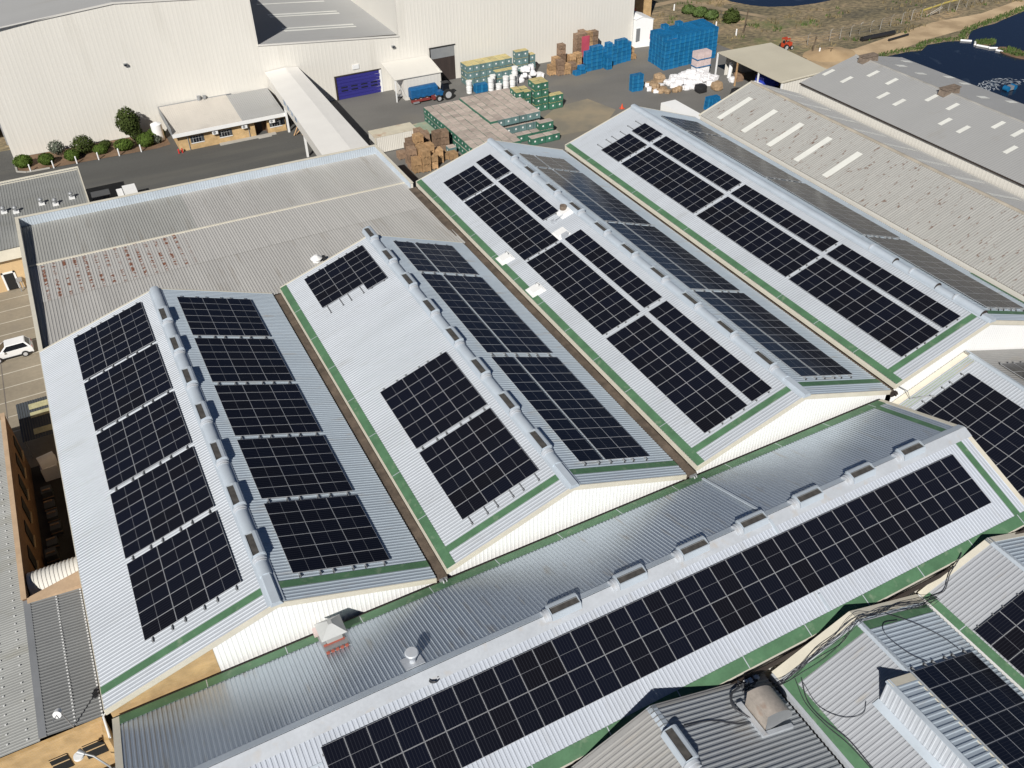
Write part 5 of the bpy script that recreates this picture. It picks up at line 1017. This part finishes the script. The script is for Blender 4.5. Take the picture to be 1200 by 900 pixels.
for c, (x, y, n) in enumerate(((84.2,92.4,2),(83.1,92.2,1),(89.2,92.0,3))):
    for k in range(n): place_crate(x, y, k, f'blue crate in a short stack before the low row, {("middle","left","right")[c]} one, {RW(k+1)} layer', 'short blue stacks')
for c, (x, y) in enumerate(((87.3,81.3),(88.3,81.2))):
    for k in range(4): place_crate(x, y, k, f'blue crate alone left of the bag heap, {"left" if c == 0 else "right"} column, {RW(k+1)} layer', 'blue crates left of the bag heap')
for c, (x, y) in enumerate(((65.0,93.4),(66.0,93.3))):
    for k in range(2): place_crate(x, y, k, f'blue crate between white tubs by the grey-teal bins, {"left" if c == 0 else "right"}, {"upper" if k else "lower"}', 'blue crates among the white tubs')
for c, (x, y) in enumerate(((93.0,68.9),(94.1,68.8),(93.5,67.6))):
    for k in range(3): place_crate(x, y, k, f'dark blue crate behind the old shed, {("left","right","near")[c]} stack, {RW(k+1)} layer', 'dark blue crates behind the old shed')

# ------------------------------------------------------------------ white tubs, bags, bales
b = MB(); b.cyl((0,0,0),(0,0,.9),.46,.50,14); b.cyl((0,0,.9),(0,0,.98),.52,.52,14); b.cyl((0,0,.42),(0,0,.46),.495,.495,14,1); tub = b.mesh('white_tub', [WHITEP, STEEL])
for c, (x, y, n) in enumerate(((63.6,93.7,2),(67.2,93.0,2),(68.4,92.5,1),(69.7,92.5,2),(70.9,92.4,2),(68.1,94.1,2),(71.8,93.3,3))):
    for k in range(n): inst(tub, 'white_tub', None, (x,y,GZ+k), .3*k, f'white tub behind the big green block, {RW(c+1)} stack from left, {RW(k+1)} up', 'tub', 'white tubs')
def bag_mesh(seed):
    rr = random.Random(seed); b = MB(); n = 5; V = {}
    def P(i, j, k):
        v = Vector((i/n*2-1, j/n*2-1, k/n*2-1)); s_ = v.normalized()*1.12; q = v.lerp(s_, .45); q *= 1+.13*noise.noise(q*1.6+Vector((seed*3.1,0,0))); return (q.x*.52, q.y*.52, q.z*.42+.42)
    for f in range(6):
        for i in range(n):
            for j in range(n):
                g = [(i,j),(i+1,j),(i+1,j+1),(i,j+1)]
                m3 = {0: lambda a,c: (a,c,0), 1: lambda a,c: (a,c,n), 2: lambda a,c: (a,0,c), 3: lambda a,c: (a,n,c), 4: lambda a,c: (0,a,c), 5: lambda a,c: (n,a,c)}[f]
                q = [P(*m3(a,c)) for a, c in g]; b.face(q if f in (1,2,5) else q[::-1], 0, True)
    return b
BG = [bag_mesh(s_).mesh('bulk_bag', BAG) for s_ in range(4)]; BGB = [bag_mesh(9+s_).mesh('bulk_bag', BAGB) for s_ in range(2)]
rr = random.Random(11)
def heap(cx, cy, rx, ry, n, top, meshes, label, group, layers=3):
    for k in range(n):
        a = rr.random()*6.28; d = math.sqrt(rr.random()); x = cx+rx*d*math.cos(a); y = cy+ry*d*math.sin(a); l = int((1-d)*layers*1.15)
        inst(rr.choice(meshes), 'bulk_bag', None, (x,y,GZ+top*l*rr.uniform(.85,1)), rr.random()*3, label, 'bag', group).scale = (rr.uniform(.65,1.05), rr.uniform(.65,1.05), rr.uniform(.6,1.0))
heap(97.6, 79.6, 4.6, 2.9, 170, .55, BG, 'white bulk bag in the big heap before the blue block', 'white bags in the big heap')
heap(90.6, 80.2, 1.9, 2.0, 16, .6, BGB+BG[:1], 'brown or dirty bag at the left end of the white heap', 'brown bags left of the heap', 2)
heap(92.2, 77.9, 2.0, .9, 8, .5, BGB, 'brown bag along the near edge of the white heap', 'brown bags near the heap', 1)
heap(74.6, 94.3, 2.9, .8, 26, .8, BG, 'white bag in the small pile by the grey-teal bins', 'white bags by the teal bins', 3)
for k in range(2):
    b = MB(); z = GZ+1.9+k*1.25
    for x0 in (99.3, 100.75): b.box(x0,80.6,z,x0+1.35,82.1,z+1.05)
    b.box(99.2,80.5,z-.12,102.2,82.2,z,1); tag(b.part('wrapped_pallet', [PINK, BLUEC]), f'pink wrapped pallet load on top of the white heap, {"upper" if k else "lower"} one', 'pallet', 'pink wrapped pallets')
b = MB(); b.box(99.3,80.7,GZ,102.1,82.0,GZ+1.75); tag(b.part('bale_stack', BAG), 'white bale base beneath the pink wrapped pallets', 'bale')
for k, (x, y, m_, lab) in enumerate(((93.3,82.6,BAGB,'orange-brown bale at the back left of the white heap'), (96.4,75.4,BLACKP,'dark bale at the near edge of the white heap'), (99.3,74.9,BAGB,'small brown bale at the near right of the heap'))):
    b = bag_mesh(30+k); b.v = [(x+q[0]*1.5, y+q[1]*1.5, GZ+q[2]*1.5) for q in b.v]; tag(b.part('bale', m_), lab, 'bale')

# ------------------------------------------------------------------ timber crates and pallets
def pallet_crate(m):
    b = MB(); w = .55
    for k in range(6): b.box(-w,-w,.12+.15*k,w,-w+.03,.23+.15*k); b.box(-w,w-.03,.12+.15*k,w,w,.23+.15*k); b.box(-w,-w+.03,.12+.15*k,-w+.03,w-.03,.23+.15*k); b.box(w-.03,-w+.03,.12+.15*k,w,w-.03,.23+.15*k)
    for x in (-w-.02,-.04,w-.06): b.box(x,-w-.025,.0,x+.08,-w-.001,1.03); b.box(x,w+.001,0,x+.08,w+.025,1.03); b.box(-w-.025,x,0,-w-.001,x+.08,1.03); b.box(w+.001,x,0,w+.025,x+.08,1.03)
    for x in (-w,-.06,w-.12): b.box(x,-w,0,x+.12,w,.1)
    for k in range(5): b.box(-w+.02+.22*k,-w,.95,-w+.2+.22*k,w,1.0)
    return b.mesh('timber_crate', m)
PC = [pallet_crate(TIMBER), pallet_crate(TIMBERD)]
spots = ((44.7,70.9,2,0),(45.9,70.6,3,0),(47.1,70.9,2,0),(44.6,72.2,3,1),(45.9,72.0,3,0),(47.2,72.2,3,0),(48.5,72.2,2,0),(44.9,73.6,3,1),(46.2,73.5,4,0),(47.5,73.7,2,0),(45.6,75.0,3,1),(46.9,75.2,3,0),(48.3,76.2,3,1),(47.9,77.5,3,1),(49.9,75.5,3,1),(50.9,75.4,3,1),(49.6,72.8,1,0),(50.8,72.3,1,0),(44.5,76.0,1,1))
for c, (x, y, n, m_) in enumerate(spots):
    for k in range(n):
        inst(PC[m_], 'timber_crate', None, (x,y,GZ+1.03*k), rr.uniform(-.12,.12), f'{"weathered" if m_ else "pale"} timber crate behind the grey roof, {("lowest","second","third","topmost")[k]} of stack {"nearer" if y < 73 else "farther"} the solar roof, {RW(c+1) if c < 14 else "far right"}', 'crate', 'timber crates behind the grey roof')
for c, (x, y, n, m_) in enumerate(((80.6,93.6,3,1),(81.8,93.5,2,0),(83.0,93.6,2,1),(79.4,94.4,2,0),(80.7,95.2,3,0),(82.2,96.0,5,1),(83.6,94.8,3,0),(85.0,95.2,3,0),(86.0,97.0,6,1),(87.1,97.0,6,1),(88.2,97.0,6,0),(89.3,97.0,6,1),(87.6,98.2,6,1),(84.6,96.8,2,0),(95.8,95.2,2,0),(95.6,94.2,1,0))):
    for k in range(n):
        inst(PC[m_], 'timber_crate', None, (x,y,GZ+1.03*k*.82), rr.uniform(-.15,.15), f'{"weathered" if m_ else "pale"} timber crate by the warehouse wall, {("lowest","second","third","fourth","fifth","topmost")[k]} of {RW(c+1) if c < 14 else "last"} stack from left', 'crate', 'timber crates by the warehouse wall').scale = (1,1,.82)
b = MB(); b.box(86.5,96.3,GZ,88.0,96.42,GZ+4.6); tag(b.part('pink_sheet', mat('pink_cover', (.45,.07,.11), .7, 0, .15)), 'pink-red plastic sheet hanging over the tall timber stack', 'sheet')

# ------------------------------------------------------------------ containers
e = empty('shipping_container', (44.9,80.2,GZ), 'rust-streaked cream container beside the timber crates', 'container')
b = MB(); b.wall((41.8,78.9),(48.2,78.9), lambda q: GZ+.1, lambda q: -4.55, (0,-1), .28, .04); b.box(41.8,78.95,GZ+.1,48.2,81.5,-4.58); b.part('body', CREAMW, e); b = MB(); b.box(41.75,78.85,-4.55,48.25,81.55,-4.46); b.part('roof', RUSTW, e); b = MB()
for x in (41.75,48.1): b.box(x,78.8,GZ,x+.15,78.95,-4.55)
b.part('corner_post', CREAM, e)
e = empty('open_skip', (49.7,80,GZ), 'pale green flat-topped skip beside the cream container', 'skip'); b = MB(); b.hexa([(48.5,77.8,GZ),(51.0,77.8,GZ),(51.0,82.2,GZ),(48.5,82.2,GZ),(48.4,77.6,-5.3),(51.1,77.6,-5.3),(51.1,82.4,-5.3),(48.4,82.4,-5.3)]); b.part('body', GREEN, e); b = MB(); b.box(48.4,77.6,-5.3,51.1,82.4,-5.24); b.part('lid', GRN_D, e)
e = empty('shipping_container', (85.1,62.5,GZ), 'white container with open dark end between two shed roofs', 'container')
b = MB(); b.box(83.85,55.5,-4.3,86.45,69.0,-4.2); b.box(83.85,55.5,GZ,83.95,69,-4.3); b.box(86.35,55.5,GZ,86.45,69,-4.3); b.box(83.95,55.5,GZ,86.35,55.6,-4.3); b.part('body', WHITE, e); b = MB(); b.box(83.96,62,GZ+.05,86.34,62.1,-4.31); b.part('interior', DARK, e)
b = MB(); b.cyl((81.6,75.9,GZ),(81.6,75.9,GZ+.75),.26,.04,12); b.box(81.28,75.58,GZ,81.92,76.22,GZ+.05); tag(b.part('traffic_cone', ORANGE), 'orange traffic cone alone on the yard', 'cone')

# ------------------------------------------------------------------ vehicles
DRED = mat('faded_red', (.22,.035,.03), .7, 0, .25, (2,2,2), .2)
def wheel(parent, x, y, z, r, w, axis='y'):
    t = MB(); t.cyl((x,y-w/2,z),(x,y+w/2,z),r,None,18); o = t.part('wheel', TYRE, parent); t = MB(); t.cyl((x,y-w/2-.012,z),(x,y+w/2+.012,z),r*.62,None,14); t.part('rim', ALU, o)
def car(x, y):
    e = empty('parked_car', (x,y,GZ), 'white five-door car parked across the worn bay lines, left edge', 'car')
    L = 2.05; hw = .86; z = GZ
    prof = [(-L,.28),(-L,.62),(-L+.12,.80),(-1.05,.98),(-.85,1.02),(1.75,1.06),(L-.05,1.02),(L,.75),(L,.30)]
    b = MB(); n = len(prof); top = [.80,.86,.88,.92,.94,.95,.93,.92,.86]
    P = [(x+px,y-hw*t,z+pz) for (px,pz),t in zip(prof,top)]; Q = [(x+px,y+hw*t,z+pz) for (px,pz),t in zip(prof,top)]
    b.idx(P+Q, [tuple(range(n-1,-1,-1)), tuple(range(n,2*n))]+[(i,(i+1)%n,n+(i+1)%n,n+i) for i in range(n)])
    # cabin frustum
    cb_ = [(-1.0,-.80,1.0),(1.92,-.80,1.05),(1.92,.80,1.05),(-1.0,.80,1.0),(-.30,-.62,1.58),(1.55,-.62,1.60),(1.55,.62,1.60),(-.30,.62,1.58)]
    b.hexa([(x+a,y+c,z+d) for a,c,d in cb_])
    b.box(x-.25,y-.6,z+1.58,x+1.5,y+.6,z+1.625); body = b.part('body', CARW, e)
    V = [Vector((x+a,y+c,z+d)) for a,c,d in cb_]
    def pane(i, j, k, l, ins, nm='window'):
        q = [V[i],V[j],V[k],V[l]]; c = sum(q, Vector())/4; nn = (q[1]-q[0]).cross(q[3]-q[0]).normalized()
        if nn.dot(c-Vector((x+.5,y,z+1.2))) < 0: nn = -nn
        m = MB(); q = [c+(p-c)*ins+nn*.012 for p in q]; m.face(q); m.part(nm, GLASS, body)
    pane(0,1,5,4,.86); pane(3,2,6,7,.86); pane(0,3,7,4,.88,'windscreen'); pane(1,2,6,5,.84,'rear_window')
    for wx in (-1.28, 1.22):
        for s_ in (-1,1): wheel(e, x+wx, y+s_*(hw-.10), z+.33, .33, .22)
    for s_ in (-1,1):
        b = MB(); b.box(x+1.93,y+s_*.62-.16,z+.82,x+2.045,y+s_*.62+.16,z+.98); b.part('tail_light', RED, e)
        b = MB(); b.box(x-2.0,y+s_*.58-.2,z+.62,x-1.9,y+s_*.58+.2,z+.80); b.part('headlight', GLASS, e)
        b = MB(); b.box(x-.72,y+s_*.90-.1,z+1.0,x-.5,y+s_*.90+.1,z+1.16); b.part('wing_mirror', CARW, e)
        b = MB(); b.box(x-1.9,y+s_*(hw*.93)-.01,z+.27,x+1.9,y+s_*(hw*.93)+.012,z+.40); b.part('sill_trim', BLACKP, e)
car(-8.15, 51.75)
e = empty('small_truck', (8.4,81.6,GZ), 'white small truck half hidden behind the grey building parapet', 'truck')
b = MB(); b.hexa([(7.7,79.6,GZ+.4),(9.3,79.6,GZ+.4),(9.3,82.2,GZ+.4),(7.7,82.2,GZ+.4),(7.7,79.6,GZ+1.9),(9.3,79.6,GZ+1.9),(9.3,82.2,GZ+1.9),(7.7,82.2,GZ+1.9)]); b.part('cargo_box', WHITEP, e)
b = MB(); b.hexa([(6.5,79.9,GZ+.4),(7.6,79.9,GZ+.4),(7.6,82.1,GZ+.4),(6.5,82.1,GZ+.4),(6.9,80.0,GZ+1.7),(7.6,80.0,GZ+1.7),(7.6,82.0,GZ+1.7),(6.9,82.0,GZ+1.7)]); cbn = b.part('cab', CARW, e); b = MB(); b.face([(6.63,80.2,GZ+.95),(6.63,81.9,GZ+.95),(6.84,81.9,GZ+1.6),(6.84,80.2,GZ+1.6)][::-1]); b.part('windscreen', GLASS, cbn)
for wx in (6.9, 8.8):
    for wy_ in (79.7, 82.2): wheel(e, wx, wy_, GZ+.4, .4, .25)
b = MB(); b.box(3.9,82.6,GZ,6.0,84.2,GZ+.9); b.box(3.8,82.5,GZ+.9,6.1,84.3,GZ+1.0); tag(b.part('utility_box', STEEL), 'grey utility box in the shade of the annex', 'box')
e = empty('farm_tractor', (58.6,93.6,GZ), 'dark tractor with big wheels before the white lean-to', 'tractor')
b = MB(); b.box(57.6,93.0,GZ+.8,59.4,93.9,GZ+1.5); b.hexa([(58.6,92.95,GZ+1.5),(59.8,92.95,GZ+1.5),(59.8,93.95,GZ+1.5),(58.6,93.95,GZ+1.5),(58.8,93.05,GZ+2.6),(59.7,93.05,GZ+2.6),(59.7,93.85,GZ+2.6),(58.8,93.85,GZ+2.6)], 1); b.box(58.7,92.9,GZ+2.6,59.85,94.0,GZ+2.7, 2); b.part('body', [BLUEV, GLASS, BLACKP], e)
for wx, r_ in ((59.4,.85),(57.8,.5)):
    for wy_ in (92.75, 94.15): wheel(e, wx, wy_, GZ+r_, r_, .38)
b = MB(); b.box(56.9,93.1,GZ+.3,57.4,93.9,GZ+.8); b.part('front_loader', DRED, e)
e = empty('blue_trailer', (55.8,94.6,GZ), 'blue tarped trailer against the white lean-to wall', 'trailer')
b = MB(); b.box(53.6,94.0,GZ+.7,58.2,95.3,GZ+2.0); b.hexa([(53.6,93.98,GZ+2.0),(58.2,93.98,GZ+2.0),(58.2,95.32,GZ+2.0),(53.6,95.32,GZ+2.0),(53.7,94.4,GZ+2.35),(58.1,94.4,GZ+2.35),(58.1,95.0,GZ+2.35),(53.7,95.0,GZ+2.35)]); b.part('body', BLUEV, e)
for k, wx in enumerate((54.2, 55.1, 56.2)):
    for wy_ in (93.95, 95.3): wheel(e, wx, wy_, GZ+.42, .42, .25)
b = MB(); b.box(53.4,93.5,GZ+.3,56.6,93.9,GZ+.6); b.box(53.6,93.2,GZ+.2,54.6,93.5,GZ+.4, 1); b.part('drawbar', [DRED, STEEL], e)
e = empty('orange_tractor', (121.9,84.4,GZ), 'orange tractor parked on the sand beyond the shelter', 'tractor')
b = MB(); b.box(121.0,83.9,GZ+.7,123.4,84.9,GZ+1.5); b.box(121.1,83.7,GZ+2.4,122.5,85.1,GZ+2.55); 
for dx in (121.15,122.35):
    for dy in (83.8,84.9): b.box(dx,dy,GZ+1.5,dx+.09,dy+.09,GZ+2.4)
b.box(121.2,84.1,GZ+1.5,121.6,84.7,GZ+2.0, 1); b.part('body', [ORNG, BLACKP], e)
for wx, r_ in ((121.5,.7),(123.1,.45)):
    for wy_ in (83.65, 85.15): wheel(e, wx, wy_, GZ+r_, r_, .35)
e.scale = (.8,.8,.8)
# things under the shelter
e = empty('blue_tank_truck', (105.6,70.2,GZ), 'blue and white truck nose at the shelter opening', 'truck'); b = MB(); b.box(104.2,69.6,GZ+.6,107.5,71.6,GZ+2.6); b.part('body', mat('truck_blue', (.02,.05,.45), .4, 0, .05), e); b = MB(); b.box(103.5,69.7,GZ+.5,104.18,71.5,GZ+1.7); b.part('bonnet', WHITEP, e)
for wx in (104.4,107): 
    for wy_ in (69.6,71.6): wheel(e, wx, wy_, GZ+.45, .45, .3)
for k, (x, y, m_, lab) in enumerate(((104.4,78.2,WHITEP,'pale upright roll just inside the shelter opening'), (103.6,76.4,BAG,'white sack on the ground at the shelter opening'), (105.0,76.5,TIMBERD,'brown crate inside the shelter, left of the rusty post'))):
    b = bag_mesh(50+k) if k == 1 else MB()
    if k == 1: b.v = [(x+q[0],y+q[1],GZ+q[2]) for q in b.v]
    elif k == 0: b.cyl((x,y,GZ),(x+.2,y,GZ+2.4),.35,.35,12); b.cyl((x+.2,y,GZ+2.4),(x+.2,y,GZ+2.5),.2,.2,10)
    else: b.box(x-.6,y-.6,GZ,x+.6,y+.6,GZ+1.2); b.box(x-.64,y-.64,GZ+1.1,x+.64,y+.64,GZ+1.16); b.box(x-.64,y-.64,GZ+.4,x+.64,y+.64,GZ+.46)
    tag(b.part('stored_item', m_), lab, 'goods')
b = MB(); b.cyl((100.6,71.2,GZ),(100.6,71.2,GZ+.9),1.3,1.1,16); b.cyl((100.6,71.2,GZ+.9),(100.6,71.2,GZ+1.0),1.15,.9,16); tag(b.part('dark_heap', BLACKP), 'dark round tank in front of the shelter opening', 'tank')

# ------------------------------------------------------------------ fence, poles, pipes beyond the yard
fp = [(122,84.4),(127,84.2),(132,83.97),(134.5,83.9),(137,83.9),(139.5,84.1),(142,83.9),(144.7,84.1),(147.8,84.5),(150.8,84.7),(153.9,85.2),(156.8,85.4),(159.3,85.3),(161.9,85.5),(164.3,85.5),(166.6,85.5),(169.6,85.7),(171.8,85.8),(174.5,86.1),(178,86.4),(182,86.8)]
e = empty('wire_fence', (152,84.8,GZ), 'long wire fence with pale concrete posts beside the sandy track', 'fence')
for k, (x, y) in enumerate(fp):
    rr = random.Random(k); tx, ty = rr.uniform(-.12,.12), rr.uniform(-.1,.1)
    b = MB(); b.tube([(x,y,GZ),(x+tx,y+ty,GZ+1.9),(x+tx+.05,y+ty-.35,GZ+2.25)], .065, 5); b.part('post', CONCK, e)
b = MB()
for zz in (.4,.9,1.4,1.85): b.tube([(x,y,GZ+zz) for x, y in fp], .012, 3)
b.part('wire', STEEL, e)
b = MB(); b.tube([(158.5,85.6,GZ+.1),(160.3,84.2,GZ+1.9)], .07, 5); b.tube([(159.7,85.6,GZ+.1),(160.5,84.0,GZ+1.8)], .07, 5); b.part('brace', CONCK, e)
for k, (x, y, hh, lean, lab) in enumerate(((121.4,95.4,4.2,.5,'dark leaning timber pole near the white post, above blue crates'), (124.9,80.7,2.8,.35,'dark leaning pole by the sand heap, beyond the shelter'))):
    b = MB(); b.cyl((x,y,GZ),(x+lean,y,GZ+hh),.14,.10,8); b.box(x+lean-.3,y-.05,GZ+hh-.5,x+lean+.3,y+.05,GZ+hh-.42); tag(b.part('timber_pole', BARK), lab, 'pole')
for k, (x, y, lab) in enumerate(((118.6,113.5,'short white post far out on the rough ground'), (118.9,100.4,'short white post just behind the blue crates'), (119.4,95.0,'white post stump at the foot of the leaning pole'), (125.3,79.4,'white-topped post beside the sand heap pole'))):
    b = MB(); b.cyl((x,y,GZ),(x,y,GZ+1.1),.16,.14,8); b.cyl((x,y,GZ+1.1),(x,y,GZ+1.2),.14,.05,8); tag(b.part('marker_post', WHITEP), lab, 'post')
for k, (p, q, r_, lab) in enumerate((((136.9,80.9),(144.7,80.7),.42,'thick black pipe lying on the ground by the fence'), ((141.2,78.5),(146.5,79.0),.22,'thin black pipe lying on the sandy track'))):
    b = MB(); b.cyl((*p,GZ+r_),(*q,GZ+r_),r_,None,12); b.cyl((p[0]-.02,p[1],GZ+r_),(p[0]+.05,p[1],GZ+r_),r_*1.08,None,12); tag(b.part('drain_pipe', BLACKP), lab, 'pipe', 'black pipes by the fence')
b = MB(); [b.cyl((127,78.6,GZ-.1+.3*q),(127,78.6,GZ+.2+.3*q),5.6-1.5*q,4.1-1.5*q,26,0,q==3) for q in range(4)]; b.v = [(x+noise.noise(Vector((x,y,z)))*.5, (y-78.6)*.7+78.6, z) for x, y, z in b.v]; tag(b.part('sand_heap', sand_mat('heap_sand', (.36,.25,.14), (.46,.33,.19))), 'heap of tan sand behind the plain shed', 'sand heap')
b = MB(); b.tube([(160,88.2,GZ+.15),(168,89.6,GZ+.15),(178,90.5,GZ+.15)], .22, 6); b.box(160,88,GZ,160.5,88.5,GZ+.2); tag(b.part('long_pipe', mat('yellow_pipe', (.45,.36,.10), .6, 0, .1)), 'long yellowish pipe lying in the far grass', 'pipe')

# ------------------------------------------------------------------ camera and daylight
cam = bpy.data.cameras.new('camera'); co = bpy.data.objects.new('camera', cam); COL.objects.link(co); sc.camera = co
co.location = (3.9958, -36.497, 47.023); co.rotation_euler = (R(51.1159), R(.7802), R(-27.6797))
cam.sensor_width = 36; cam.lens = 36*1040.66/1200; cam.clip_end = 3000; cam.clip_start = .5
w = bpy.data.worlds.new('World'); sc.world = w; w.use_nodes = True; nt = w.node_tree
sky = nt.nodes.new('ShaderNodeTexSky'); sky.sky_type = 'NISHITA'; sky.sun_disc = False; sky.sun_elevation = R(37); sky.sun_rotation = R(221); sky.air_density = .42; sky.dust_density = 0; sky.ozone_density = 2.5; sky.altitude = 1500
nt.links.new(sky.outputs[0], nt.nodes['Background'].inputs[0]); nt.nodes['Background'].inputs[1].default_value = .05
sl = bpy.data.lights.new('sun', 'SUN'); so = bpy.data.objects.new('sun', sl); COL.objects.link(so); sl.energy = 5.0; sl.angle = R(.53); sl.color = (1,.965,.905)
so.rotation_euler = Vector((.87,1.0,-1.0)).to_track_quat('-Z','Y').to_euler(); so.location = (-60,-80,90)
sc.view_settings.view_transform = 'Standard'; sc.view_settings.look = 'None'; sc.view_settings.exposure = .08; sc.view_settings.gamma = 1
